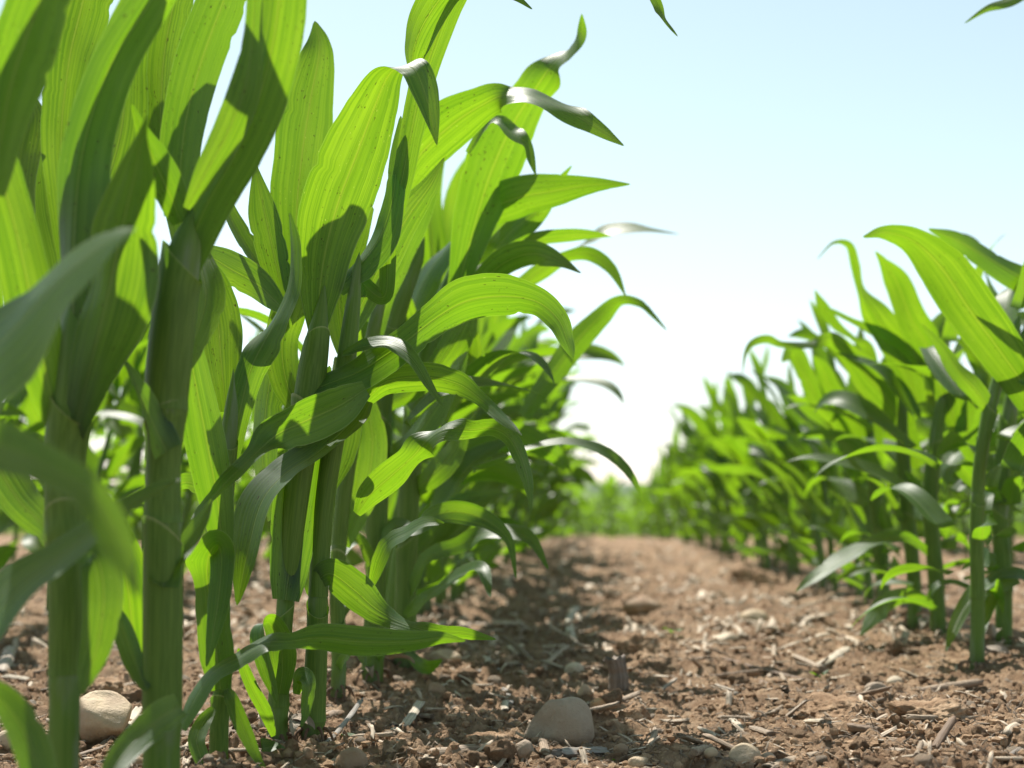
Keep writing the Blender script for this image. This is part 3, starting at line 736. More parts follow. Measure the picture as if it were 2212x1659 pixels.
# ------------------------------------------------------------------ RIGHT ROW, the nearer plants
RIGHT = 'maize plants of the right row'
r1 = hero_plant('maize_plant', 2.36, (2110, 1452), 'right-hand maize plant with a big bowed leaf pointing left against the sky', RIGHT)
hero_stalk(r1, 2.36, [(2110, 1455, 16), (2112, 1300, 14), (2110, 1130, 13), (2120, 980, 13), (2150, 840, 13), (2190, 720, 14)], nodes=(.2, .45), sheaths=((.2, .44), (.46, .7)))
hero_leaf(r1, 2.36, 2.2, [(2320, 1010, 20, -10), (2245, 880, 40, -15), (2165, 765, 50, -18), (2095, 670, 56, -22), (2035, 580, 56, -26), (1975, 522, 34, -28), (1912, 502, 16, -15), (1864, 512, 2, 0)], 8, .03)
hero_leaf(r1, 2.5, 2.4, [(2320, 690, 24, 20), (2240, 620, 28, 20), (2180, 585, 28, 25), (2125, 552, 26, 25), (2065, 518, 20, 20), (2005, 494, 2, 10)], 14, .04)
hero_leaf(r1, 2.36, 2.3, [(2150, 900, 12, 10), (2110, 845, 22, 20), (2070, 800, 20, 25), (2030, 745, 12, 20), (1990, 700, 2, 10)], 12, .05)
r2 = hero_plant('maize_plant', 2.64, (2168, 1408), 'maize plant at the right edge with a low leaf arching down to the soil', RIGHT)
hero_stalk(r2, 2.64, [(2168, 1411, 18), (2168, 1250, 17), (2160, 1080, 16), (2180, 900, 16), (2210, 740, 12)], nodes=(.2, .45), sheaths=((.2, .44), (.46, .7)))
hero_leaf(r2, 2.6, 2.4, [(2260, 1260, 8, 20), (2190, 1240, 16, 35), (2130, 1262, 16, 35), (2085, 1310, 16, 10), (2060, 1360, 12, 0), (2043, 1408, 1.5, 0)], 8, .05)
hero_leaf(r2, 2.6, 2.45, [(2260, 1400, 8, -10), (2200, 1420, 14, -20), (2165, 1440, 12, -10), (2142, 1468, 1.5, 0)], 8, .05)
hero_leaf(r2, 2.6, 2.36, [(2200, 1250, 10, 10), (2150, 1275, 16, -10), (2125, 1330, 18, -10), (2110, 1400, 8, 0), (2135, 1450, 1.5, 0)], 8, .06)
hero_leaf(r2, 2.6, 2.7, [(2210, 860, 16, -5), (2150, 780, 30, -20), (2140, 720, 34, -20), (2180, 660, 30, -20), (2230, 650, 10, -10)], 10, .05)
hero_leaf(r2, 2.3, 2.2, [(2560, 420, 20, 10), (2500, 120, 26, 10), (2360, -50, 24, 20), (2240, -30, 18, 20), (2180, 2, 12, 25), (2130, 20, 7, 20), (2084, 50, 1, 10)], 14, .02)
r3 = hero_plant('maize_plant', 2.85, (2028, 1384), 'right-row maize plant with wavy upright leaves just left of the big bowed leaf', RIGHT)
hero_stalk(r3, 2.85, [(2028, 1388, 17), (2022, 1250, 16), (2010, 1100, 15), (2020, 960, 15), (2040, 840, 10)], nodes=(.2, .45), sheaths=((.2, .44), (.46, .7)))
hero_leaf(r3, 2.85, 2.7, [(2065, 920, 18, -10), (2042, 825, 38, -15), (2008, 755, 38, -18), (1968, 690, 32, -20), (1938, 612, 28, -20), (1912, 570, 12, -10), (1891, 543, 1.5, 0)], 10, .05)
hero_leaf(r3, 2.9, 2.75, [(1985, 870, 16, -10), (1945, 760, 36, -15), (1898, 690, 32, -10), (1862, 628, 10, 30), (1848, 572, 11, 20), (1834, 530, 8, 0), (1800, 525, 3, 0), (1765, 560, .8, 0)], 10, .04)
hero_leaf(r3, 2.85, 2.7, [(2015, 1200, 8, 20), (1955, 1160, 12, 20), (1890, 1172, 18, 40), (1830, 1202, 22, 40), (1775, 1238, 16, 35), (1718, 1278, 1.5, 20)], 10, .03)
hero_leaf(r3, 2.84, 2.6, [(2020, 1310, 8, 10), (1970, 1288, 16, -20), (1925, 1298, 20, -25), (1890, 1330, 18, 10), (1858, 1374, 1.5, 0)], 10, .05)
hero_leaf(r3, 2.85, 2.9, [(2060, 950, 14, 10), (2100, 870, 30, 20), (2120, 800, 30, 30), (2090, 750, 12, 20), (2060, 730, 2, 0)], 10, .05)
hero_leaf(r3, 2.86, 2.8, [(2110, 1010, 10, -10), (2090, 940, 26, -15), (2105, 880, 24, -15), (2118, 840, 3, 0)], 14, .04)
r4 = hero_plant('maize_plant', 2.98, (1976, 1370), 'right-row maize plant with a long leaf tip hooked left over the gap', RIGHT)
hero_stalk(r4, 2.98, [(1976, 1372, 15), (1974, 1250, 14), (1960, 1100, 14), (1950, 960, 13), (1950, 850, 9)], nodes=(.2, .45), sheaths=((.2, .44), (.46, .7)))
hero_leaf(r4, 3.0, 2.9, [(1985, 1010, 14, -10), (1935, 890, 32, -20), (1880, 820, 38, -22), (1835, 768, 24, -20), (1795, 735, 18, -20), (1750, 744, 8, 30), (1690, 744, 8, 20), (1658, 733, 10, -10), (1628, 740, 8, 0), (1611, 762, 4, 0), (1604, 806, .8, 0)], 8, .04)
hero_leaf(r4, 3.05, 3.0, [(1900, 960, 8, 0), (1880, 770, 14, -10), (1845, 732, 6, 20), (1808, 704, 10, 0), (1778, 664, 12, -10), (1760, 626, 1, 0)], 8, .04)
r5 = hero_plant('maize_plant', 3.35, (1910, 1335), 'right-row maize plant with narrow leaves bent over below the hooked leaf tip', RIGHT)
hero_stalk(r5, 3.35, [(1910, 1338, 15), (1905, 1200, 14), (1890, 1060, 13), (1880, 930, 9)], nodes=(.2, .45), sheaths=((.2, .44), (.46, .7)))
hero_leaf(r5, 3.4, 3.3, [(1860, 1010, 8, 0), (1815, 922, 14, -10), (1772, 875, 18, -15), (1742, 815, 20, -18), (1714, 762, 20, -20), (1688, 782, 2, 0)], 8, .05)
hero_leaf(r5, 3.4, 3.3, [(1900, 1020, 14, 0), (1845, 900, 32, -15), (1800, 850, 24, -15), (1778, 798, 16, -10), (1756, 768, 2, 0)], 8, .05)


def fill(plant, d, ub, vb, seed, n=5, h0=.12, h1=.55, bias=0.0, az_spread=.7, Lr=(.3, .5), hwr=(.022, .034), e0=34, e1=26):
    """extra free-grown blades on a plant, spread up its stalk"""
    r = np.random.default_rng(seed)
    b = np.array(plant.location)
    for i in range(n):
        q = (i + .5) / n
        h = h0 + (h1 - h0) * q
        az = bias + (math.pi if i % 2 else 0) + r.normal(0, az_spread)
        el = math.radians(e0 + e1 * q + r.normal(0, 8))
        V, F, UV = grown_leaf((h * .08, 0, h), az, el, r.uniform(*Lr), r.uniform(*hwr), math.radians(r.uniform(60, 130) - 30 * q), r.normal(0, .8), r.normal(0, .5), seed * 17 + i)
        mesh_obj('leaf', V, F, M_LEAF, plant, UV)


def base_details(plant, r_, seed, blades=2):
    r = np.random.default_rng(seed)
    VV, FF, UU = [], [], []; off = 0
    for i in range(7):
        a = i * .9 + r.uniform(-.3, .3); h = r.uniform(.008, .016); R = r_ * r.uniform(1.9, 2.6)
        p = np.array([[math.cos(a) * r_ * .7, math.sin(a) * r_ * .7, h], [math.cos(a) * (r_ + R) * .5, math.sin(a) * (r_ + R) * .5, h * .75], [math.cos(a) * R, math.sin(a) * R, -.008]])
        v, f, u_ = tube(cr(p, 7), np.linspace(.0022, .0014, 7), 7)
        VV.append(v); UU.append(u_); FF += [tuple(q + off for q in g) for g in f]; off += len(v)
    mesh_obj('brace_roots', np.vstack(VV), FF, M_BROWN, plant, np.vstack(UU))
    for i in range(blades):
        V, F, UV = grown_leaf((0, 0, r.uniform(.012, .03)), r.uniform(0, 6.28), math.radians(r.uniform(10, 40)), r.uniform(.05, .09), r.uniform(.006, .010), math.radians(r.uniform(60, 110)), r.normal(0, 1.5), r.normal(0, 1), seed * 3 + i, n=18, nu=5, ripple=.25)
        mesh_obj('withered_leaf', V, F, M_STRAW, plant, UV)


for q_, rr_, sd in ((p3, .009, 1), (p4, .0115, 2), (p5, .0125, 3), (p6, .011, 4), (p7, .016, 5), (p8, .017, 6), (r1, .016, 7), (r2, .015, 8), (r3, .015, 9), (r4, .014, 10)):
    base_details(q_, rr_, 900 + sd)


def shade_blades(plant, d, x, n, seed):
    """unseen top blades added to shade a near plant, above the upper edge of the picture"""
    r = np.random.default_rng(seed)
    top = CAM_H + .36 * d - plant.location[2]
    for i in range(n):
        az = r.uniform(0, 6.28)
        V, F, UV = grown_leaf((x + .02 * i, 0, top + .03 * i), az, math.radians(r.uniform(25, 60)), r.uniform(.32, .46), r.uniform(.034, .043), math.radians(r.uniform(20, 60)), r.normal(0, .4), r.normal(0, .4), seed * 13 + i)
        mesh_obj('leaf', V, F, M_LEAF, plant, UV)


shade_blades(p1, 1.21, .0, 5, 61); shade_blades(p2, 1.27, .0, 1, 66)  # blades added out of view for the shade they cast
fill(p6, 2.04, 0, 0, 1, 2, .25, .50)
fill(p7, 2.19, 0, 0, 2, 3, .20, .50)
fill(p8, 2.33, 0, 0, 3, 5, .15, .60)
for q_, sd in ((r1, 5), (r2, 6), (r3, 7), (r4, 8), (r5, 9)):
    fill(q_, 0, 0, 0, sd, 8, .14, .48, math.pi * .9, .9, (.26, .42), (.028, .040), 50, 18)
    fill(q_, 0, 0, 0, sd + 40, 8, .04, .24, math.pi * 1.1, 1.2, (.14, .26), (.012, .020))

# ------------------------------------------------------------------ THE OTHER PLANTS OF THE ROWS
NV = 7
variants = {}
for bias_name, bias in (('l', 0.0), ('r', math.pi)):
    for i in range(NV):
        variants[bias_name, i] = plant_shape(100 + i + (50 if bias_name == 'r' else 0), random.uniform(.58, .68), bias, up=16 if bias_name == 'r' else 4, wide=1.28 if bias_name == 'r' else 1.1, stiff=.60 if bias_name == 'r' else .8)
lowvar = [plant_shape(300 + i, random.uniform(.50, .60), random.choice([0, math.pi]), 8, True) for i in range(6)]

protos = {}
joined = {}


def place(kind, i, x, y, rz, sc, label, group):
    """one row plant with parts; the first of a shape is built, the rest are copies"""
    key = (kind, i)
    if key not in protos:
        e = empty('maize_plant', (0, 0, 0))
        kids = []
        for nm, v, f, uv in variants[key]:
            kids.append(mesh_obj(nm, v, f, M_STALK if nm == 'stalk' else M_LEAF_FAR, e, uv))
        protos[key] = (e, kids)
    else:
        e0, k0 = protos[key]
        e = e0.copy(); COL.objects.link(e)
        for c0 in k0:
            c = c0.copy(); COL.objects.link(c); c.parent = e
    e.location = (x, y, gz(x, y)); e.rotation_euler = (0, 0, rz); e.scale = (sc, sc, sc)
    tag(e, label, 'maize plant', group)


def place_far(kind, i, x, y, rz, sc, label, group):
    """a distant row plant as one mesh"""
    key = (kind, i)
    if key not in joined:
        v, f, uv, mi = join_parts(variants[key])
        o = mesh_obj('maize_plant', v, f, M_LEAF_FAR, None, uv)
        o.data.materials.append(M_STALK)
        o.data.polygons.foreach_set('material_index', mi)
        joined[key] = o
    else:
        o = joined[key].copy(); COL.objects.link(o)
    o.location = (x, y, gz(x, y)); o.rotation_euler = (0, 0, rz); o.scale = (sc, sc, sc)
    tag(o, label, 'maize plant', group)


def row(x0, ya, yb, step, kind, fn, label, group, jit=.03, s0=1.0, drift=0.0):
    y = ya
    while y < yb:
        fn(kind, random.randrange(NV), x0 + drift * (y - ya) + random.gauss(0, jit), y, random.gauss(0, .5), s0 * random.uniform(.9, 1.12), label, group)
        y += step * random.uniform(.8, 1.2)


row(-.42, 2.62, 8.0, .15, 'l', place, 'maize plant with overlapping leaves in the left row, blurred behind the sharp plants', LEFT, s0=1.02)
row(-.40, 8.1, 17, .24, 'l', place_far, 'small far maize plant at the distant end of the left row', 'far maize plants of the left row', s0=.82)
row(.68, 3.55, 8.0, .14, 'r', place, 'blurred leafy maize plant in the right row beyond the bowed leaves', RIGHT, s0=.78, drift=-.026)
row(.57, 8.1, 17, .21, 'r', place_far, 'small far maize plant at the distant end of the right row', 'far maize plants of the right row', s0=.62, drift=-.012)
row(-1.38, 2.6, 4.6, .20, 'l', place, 'maize plant of the row glimpsed between the dark left stalks', 'maize plants of the second row to the left')
row(-1.38, 4.7, 8.5, .22, 'l', place_far, 'maize plant of the row glimpsed between the dark left stalks', 'maize plants of the second row to the left')
row(-2.40, 4.6, 11, .26, 'l', place_far, 'maize plant in the third row back, glimpsed through the left stalks', 'maize plants of the third row to the left')
row(1.68, 4.8, 13, .24, 'r', place_far, 'maize plant behind the right row, seen only through its gaps', 'maize plants of the second row to the right')

# the rest of the field far off: one green mass
fv, ff, fu, fm = [], [], [], []
off = 0
spots = []
for x0 in np.arange(-14, 15, 1.02):
    xr = x0 - .36 + .14
    if abs(xr) > .34 or True:
        ya = 17 if -3 < xr < 3 else 12
        y = ya
        while y < 46:
            if -.42 * y - .5 < xr < .31 * y + .5:
                spots.append((xr + random.gauss(0, .04), y))
            y += random.uniform(.3, .5)
spots = [(x, y, random.uniform(.9, 1.1)) for x, y in spots]
for i in range(260):
    spots.append((random.uniform(-9, 9), random.uniform(44, 50), 1.0))
for i in range(420):
    y = random.uniform(13, 46)
    spots.append((random.uniform(-.6, .8) * (1 + .02 * y), y, random.uniform(.35, .62) * (.7 + .012 * y)))
for (x, y, sc) in spots:
    v, f, uv, mi = join_parts(lowvar[random.randrange(6)]) if False else (None,) * 4
    pv = lowvar[random.randrange(6)]
    a = random.uniform(0, 6.28)
    R = np.array([[math.cos(a), -math.sin(a), 0], [math.sin(a), math.cos(a), 0], [0, 0, 1]]) * sc
    base = np.array([x, y, float(slope(np.array([y]))[0])])
    for nm, v, f, uv in pv:
        fv.append(v @ R.T + base); fu.append(uv)
        ff += [tuple(q + off for q in face) for face in f]
        fm += [1 if nm == 'stalk' else 0] * len(f)
        off += len(v)
fo = mesh_obj('maize_field', np.vstack(fv), ff, M_LEAF_FAR, None, np.vstack(fu))
fo.data.materials.append(M_STALK); fo.data.polygons.foreach_set('material_index', fm)
tag(fo, 'green mass of far maize rows filling the field at the horizon', 'maize field', kind='stuff')

# ------------------------------------------------------------------ STONES, STRAW, CLODS
def ico(sub):
    bm = bmesh.new(); bmesh.ops.create_icosphere(bm, subdivisions=sub, radius=1.0)
    V = np.array([v.co[:] for v in bm.verts]); F = [tuple(v.index for v in f.verts) for f in bm.faces]
    bm.free(); return V, F


ICO = {s: ico(s) for s in (1, 2, 3, 4, 5, 6)}


def stone_mesh(seed, size, planes=5, rough=.10, sub=4, fine=.015):
    r = np.random.default_rng(seed)
    V, F = ICO[sub]; V = V.copy()
    for _ in range(planes):
        n = nrm(r.normal(0, 1, 3)); d = r.uniform(.62, .88) if planes < 9 else r.uniform(.50, .74)
        s = V @ n
        k_ = np.clip(s - d, 0, None)
        V = V - (k_ * .93)[:, None] * n
    o = r.uniform(0, 50, 3)
    V = V * (1 + rough * 2 * (vnoise3(V * 1.4 + o, 1) - .5) + fine * 2 * (vnoise3(V * 7 + o, 2) - .5) + .5 * fine * 2 * (vnoise3(V * 17 + o, 3) - .5))[:, None]
    return V * np.array(size), F


def stone(u, v, w, h, mat, label, seed, name='stone', depth=None, planes=5, rough=.10, group=None, rz=0.0, sink=.34, cat='stone'):
    """stone whose foot shows at photo point (u, v), w and h wide and tall on the print"""
    p = G(u, v)
    k_ = KU * p[1] / FPX
    sx, sz = w * .5 * k_, h * k_ / (2 - 2 * sink) 
    sy = sx * .85 if depth is None else depth * sx
    V, F = stone_mesh(seed, (sx, sy, sz), planes, rough)
    c, s = math.cos(rz), math.sin(rz)
    V = V @ np.array([[c, -s, 0], [s, c, 0], [0, 0, 1]]).T
    o = mesh_obj(name, V, F, mat, None, None, True, (p[0], p[1] + sy * .6, p[2] + sz * (1 - 2 * sink)))
    return tag(o, label, cat, group)


STN = 'stones lying on the soil'
stone(1212, 1588, 158, 106, M_GREYSTONE, 'large grey-tan angular stone in the middle of the path', 21, planes=8, rough=.18, sink=.38)
stone(1296, 1530, 44, 26, M_ORANGE, 'smooth orange pebble touching the right side of the large grey stone', 4, 'pebble', planes=1, rough=.05, cat='pebble')
stone(1185, 1486, 24, 18, M_BROWNST, 'small brown pebble standing just behind the large grey stone', 5, 'pebble', planes=2, cat='pebble')
stone(1262, 1502, 34, 24, M_CREAM, 'pale flat pebble tucked behind the top of the large grey stone', 6, 'pebble', planes=2, cat='pebble')
stone(1240, 1472, 44, 26, M_WHITEST, 'pale rounded pebble left of the dark upright stub', 7, 'pebble', planes=2, cat='pebble')
stone(1284, 1458, 28, 14, M_WHITEST, 'small whitish pebble beside the dark upright stub', 8, 'pebble', planes=2, cat='pebble')
stone(757, 1664, 72, 48, M_BROWNST, 'round smooth brown pebble at the bottom edge right of the stalks', 9, 'pebble', planes=0, rough=.05, cat='pebble')
stone(815, 1668, 34, 22, M_ORANGE, 'small tan pebble beside the round brown pebble at the bottom edge', 10, 'pebble', planes=1, cat='pebble')
stone(663, 1646, 26, 22, M_BROWNST, 'small pinkish brown pebble at the foot of the purple-based stalk', 11, 'pebble', planes=1, cat='pebble')
stone(214, 1592, 150, 104, M_CREAM, 'big cream stone with a broken edge between the two thick dark stalks', 14, planes=11, rough=.16)
stone(16, 1618, 64, 36, M_CREAM, 'cream stone cut by the left edge of the picture', 13, planes=4)
stone(285, 1655, 44, 34, M_BROWNST, 'tan pebble in front of the big cream stone', 14, 'pebble', planes=2, cat='pebble')
stone(77, 1398, 32, 18, M_CREAM, 'cream pebble on soil left of the leftmost stalk', 15, 'pebble', planes=1, cat='pebble')
stone(1131, 1640, 50, 36, M_GREYSTONE, 'pinkish grey angular stone beside the split straws', 16, planes=6, cat='stone')
stone(1341, 1620, 34, 24, M_BROWNST, 'pinkish pebble right of the split straws', 17, 'pebble', planes=2, cat='pebble')
stone(1612, 1660, 68, 40, M_CREAM, 'smooth yellowish stone at the bottom edge, middle of the path', 18, planes=1, rough=.06)
stone(1660, 1658, 36, 26, M_WHITEST, 'white and brown stone touching the smooth yellowish stone', 19, planes=3)
stone(1536, 1640, 30, 18, M_CREAM, 'small tan pebble left of the smooth yellowish stone', 20, 'pebble', planes=1, cat='pebble')
stone(1936, 1478, 38, 22, M_WHITEST, 'white rounded pebble near the right-hand stalks', 22, 'pebble', planes=0, cat='pebble')
stone(1895, 1500, 52, 26, M_GREYSTONE, 'greyish flat stone left of the white rounded pebble', 23, planes=4)
stone(1572, 1392, 56, 24, M_WHITEST, 'blurred white flat stone in the middle distance of the path', 24, planes=3)
stone(1630, 1350, 60, 24, M_CREAM, 'blurred tan stone in the distance of the path', 25, planes=3)
stone(1380, 1655, 46, 20, M_CREAM, 'pale stone cut by the bottom edge under the path', 26, planes=2)
stone(942, 1492, 56, 34, M_BROWNST, 'reddish brown stone half buried beside the second thick stalk', 27, planes=5)
stone(975, 1488, 30, 16, M_WHITEST, 'small white pebble touching the reddish brown half-buried stone', 28, 'pebble', planes=1, cat='pebble')
stone(960, 1435, 70, 26, M_CREAM, 'long cream stone lying behind the thick stalks on the path side', 29, planes=4)
stone(553, 1500, 28, 18, M_ORANGE, 'orange pebble between the thin stalk and the sharp stalk', 30, 'pebble', planes=1, cat='pebble')
stone(1390, 1330, 90, 34, M_BROWNST, 'broad brown stone far up the path', 31, planes=4)


def stick_mesh(seed, L, rx, ry, bend=.08, nr=12, n=16, jag=.10, hollow=True, flat=1.0):
    r = np.random.default_rng(seed)
    bx, by = r.normal(0, bend, 2)
    ph = r.uniform(0, 6.28, 3)
    V, UV, F = [], [], []
    je = r.uniform(-jag, jag, (2, nr))
    for i in range(n):
        q = i / (n - 1); s = (q - .5) * L
        cx = bx * L * (q * (1 - q)) * 2; cz = by * L * q * (1 - q) * .8
        rr = 1 + .10 * math.sin(q * 9 + ph[0]) * .6 + .06 * math.sin(q * 23 + ph[1])
        for j in range(nr + 1):
            a = 2 * math.pi * j / nr
            e = 0
            if i == 0: e = je[0, j % nr] * L
            if i == n - 1: e = je[1, j % nr] * L
            lump = 1 + .10 * math.sin(3 * a + ph[2]) + .05 * math.sin(7 * a + ph[1])
            V.append((cx + rx * rr * lump * math.cos(a), s + e, cz + ry * rr * lump * math.sin(a)))
            UV.append((j / nr, s))
    m = nr + 1
    for i in range(n - 1):
        for j in range(nr):
            F.append((i * m + j, i * m + j + 1, (i + 1) * m + j + 1, (i + 1) * m + j))
    for i, sgn in ((0, 1), (n - 1, -1)):
        V.append((V[i * m][0] - rx, V[i * m][1] * .5 + (-.5 if sgn > 0 else .5) * L * .5 + sgn * L * (.05 if hollow else .0), V[i * m][2])); UV.append((.5, 0))
        c = len(V) - 1
        for j in range(nr):
            F.append((c, i * m + j + 1, i * m + j) if sgn > 0 else (c, i * m + j, i * m + j + 1))
    return np.array(V), F, np.array(UV)


def stick(u0, v0, u1, v1, w, mat, label, seed, name='dry_straw', lift0=0.0, lift1=0.0, aspect=.55, bend=.05, cat='dry stalk', jag=.06, group=None):
    """dry stem lying from photo point (u0, v0) to (u1, v1), w wide on the print; lifts raise its ends"""
    a = G(u0, v0); b = G(u1, v1)
    k_ = KU * .5 * (a[1] + b[1]) / FPX
    r_ = w * .5 * k_
    a = a + np.array([0, 0, r_ * aspect * .7 + lift0]); b = b + np.array([0, 0, r_ * aspect * .7 + lift1])
    L = float(np.linalg.norm(b - a))
    V, F, UV = stick_mesh(seed, L, r_, r_ * aspect, bend, jag=jag)
    d = Vector((b - a).tolist()).normalized()
    o = mesh_obj(name, V, F, mat, None, UV, True, ((a + b) / 2).tolist())
    o.rotation_mode = 'QUATERNION'
    o.rotation_quaternion = d.to_track_quat('Y', 'Z')
    return tag(o, label, cat, group)


stick(862, 1652, 1088, 1632, 30, M_STRAW, 'long brown rotten stalk lying along the bottom edge', 1, 'dry_stalk', aspect=.8)
stick(872, 1580, 908, 1530, 22, M_PALE, 'short whitish straw chip on dark soil right of the purple-based stalk', 2, 'straw_chip', 0, .012, aspect=.25, cat='straw chip')
stick(845, 1568, 880, 1552, 10, M_GREYW, 'thin grey straw crossing under the whitish chip', 3, cat='straw')
stick(1148, 1568, 1180, 1645, 20, M_STRAW, 'fibrous tan straw, left of the split pair before the large stone', 4, 'split_straw', .008, 0, aspect=.5, cat='straw')
stick(1172, 1572, 1232, 1618, 14, M_PALE, 'white split straw, right of the split pair before the large stone', 5, 'split_straw', .012, 0, aspect=.4, cat='straw')
stick(1150, 1560, 1230, 1582, 10, M_STRAW, 'thin brown stem crossing the top of the split straws', 6, cat='straw')
stick(1205, 1652, 1300, 1632, 28, M_GREYW, 'grey weathered stalk piece at the bottom edge below the split straws', 7, 'dry_stalk', aspect=.8)
stick(1088, 1500, 1100, 1535, 12, M_GREYW, 'grey curled straw piece left of the large grey stone', 8, cat='straw', lift0=.01)
stick(1092, 1562, 1094, 1532, 16, M_PALE, 'pale short straw piece left of the large grey stone, below the curled one', 9, 'straw_chip', 0, .006, aspect=.4, cat='straw chip')
stick(1085, 1390, 1165, 1450, 14, M_BROWN, 'dark brown stem slanting behind the grey litter on the path', 10, lift0=.012, cat='straw')
stick(1165, 1452, 1225, 1418, 12, M_STRAW, 'light brown stem meeting the dark slanting stem', 11, lift1=.012, cat='straw')
stick(1030, 1465, 1150, 1448, 12, M_GREYW, 'grey stem lying level on the shaded path', 12, cat='straw')
stick(1050, 1432, 1086, 1440, 16, M_PALE, 'pale chip in the litter beyond the thick stalks', 13, 'straw_chip', aspect=.4, cat='straw chip')
stick(755, 1470, 832, 1500, 16, M_STRAW, 'brown straw lying at the foot of the thick stalk', 14, cat='straw')
stick(835, 1460, 905, 1468, 24, M_BROWN, 'reddish brown stalk piece between the two thick stalks', 15, 'dry_stalk', aspect=.7)
stick(485, 1608, 545, 1620, 20, M_BROWN, 'dark brown stalk piece between thin stalk and sharp stalk', 16, 'dry_stalk', aspect=.8)
stick(240, 1600, 292, 1565, 16, M_BROWN, 'dark twig beside the big cream stone', 17, cat='straw')
stick(272, 1590, 300, 1552, 20, M_PALE, 'white dry husk standing right of the big cream stone', 18, 'dry_husk', 0, .015, aspect=.4, cat='husk')
stick(180, 1610, 245, 1638, 34, M_PALE, 'white and brown striped dry leaf below the big cream stone', 19, 'dry_leaf', aspect=.18, cat='dry leaf')
stick(10, 1470, 66, 1482, 16, M_PALE, 'white straw on soil near the left edge', 20, cat='straw')
stick(0, 1462, 22, 1420, 30, M_STRAW, 'brown straw bundle cut by the left edge', 21, cat='straw', lift1=.01)
stick(1634, 1476, 1700, 1496, 18, M_BROWN, 'brown stalk piece left of the small green seedling', 22, 'dry_stalk', aspect=.8)
stick(1660, 1468, 1672, 1418, 10, M_STRAW, 'thin straw standing up near the small green seedling', 23, cat='straw', lift1=.02)
stick(1565, 1425, 1760, 1462, 12, M_BROWN, 'long brown stem running toward the small green seedling', 24, cat='straw')
stick(1766, 1440, 1830, 1412, 22, M_PALE, 'pale stalk piece between seedling and right row', 25, 'dry_stalk')
stick(1935, 1402, 2010, 1432, 16, M_PALE, 'pale straw before the stalks of the right row', 26, cat='straw')
stick(1750, 1562, 1785, 1604, 26, M_PALE, 'short whitish straw block in the lower right of the path', 27, 'straw_chip', aspect=.5, cat='straw chip')
stick(1580, 1555, 1600, 1590, 16, M_PALE, 'whitish chip on the shaded soil of the lower path', 28, 'straw_chip', aspect=.4, cat='straw chip')
stick(1660, 1665, 1755, 1630, 26, M_STRAW, 'frayed tan straw end at the bottom edge beside the yellowish stone', 29, 'dry_stalk', aspect=.6, jag=.12)
stick(1835, 1575, 1900, 1568, 22, M_BROWN, 'brown stalk piece left of the curled dead leaf', 30, 'dry_stalk', aspect=.8)
stick(2020, 1625, 2060, 1600, 20, M_BROWN, 'dark brown stump piece in the lower right corner soil', 31, 'dry_stalk', lift1=.015)
stick(1390, 1620, 1416, 1590, 14, M_STRAW, 'short tan straw right of the pinkish pebble', 32, cat='straw', lift1=.008)
stick(1280, 1560, 1350, 1548, 8, M_BROWN, 'thin brown twig right of the large grey stone', 33, cat='twig')
stick(700, 1625, 780, 1540, 12, M_GREYW, 'grey brown stem leaning up at the foot of the purple-based stalk', 34, cat='straw', lift1=.035)
stick(1238, 1385, 1246, 1348, 18, M_PALE, 'white upright straw standing in the middle of the path', 35, 'standing_straw', aspect=.6, cat='straw', lift1=.03)
stick(2140, 1655, 2212, 1640, 14, M_GREYW, 'grey straw in the lower right corner', 36, cat='straw')


# dark standing stub
def stub(u, v, w, h, mat, label, seed):
    p = G(u, v); k_ = KU * p[1] / FPX
    V, F, UV = stick_mesh(seed, h * k_ * 1.25, w * .5 * k_, w * .42 * k_, .05, 18, 14, .10)
    # stand it up
    V = np.stack([V[:, 0], V[:, 2], V[:, 1]], -1)
    o = mesh_obj('maize_stub', V, F, mat, None, UV, True, (p[0], p[1], p[2] + h * k_ * .5))
    o.rotation_euler = (math.radians(-4), math.radians(-5), .3)
    return tag(o, label, 'stub')


stub(1332, 1500, 42, 62, M_DARKW, 'dark grey weathered stub of an old stalk standing behind the large stone', 3)


# clods of earth
def clod(u, v, w, h, label, seed):
    p = G(u, v); k_ = KU * p[1] / FPX
    V, F = stone_mesh(seed, (w * .5 * k_, w * .45 * k_, h * .62 * k_), 0, .34, 5, .0)
    U_ = V / (w * k_)
    V = V * (1 + .30 * (vnoise3(U_ * 7 + seed, 1) - .5) + .26 * (vnoise3(U_ * 17 + seed, 2) - .5) + .20 * (vnoise3(U_ * 41 + seed, 3) - .5) + .10 * (vnoise3(U_ * 90 + seed, 4) - .5))[:, None]
    o = mesh_obj('soil_clod', V, F, M_CLOD, None, None, True, (p[0], p[1] + w * .3 * k_, p[2] + h * .10 * k_))
    return tag(o, label, 'clod')


clod(1367, 1566, 62, 44, 'crumbly brown clod right of the large grey stone', 41)
clod(1830, 1540, 190, 60, 'broad dark clod below the small green seedling', 42)
clod(1640, 1262, 110, 44, 'dark clod far up the right side of the path', 43)
clod(1380, 1420, 90, 50, 'crumbly brown clod behind the dark grey stub', 44)
clod(215, 1512, 110, 46, 'brown clod behind the big cream stone', 45)
clod(1050, 1610, 130, 40, 'brown clod before the large stone, above the long rotten stalk', 46)
clod(2020, 1560, 150, 50, 'crumbly clod at the right side of the path below the right row', 47)


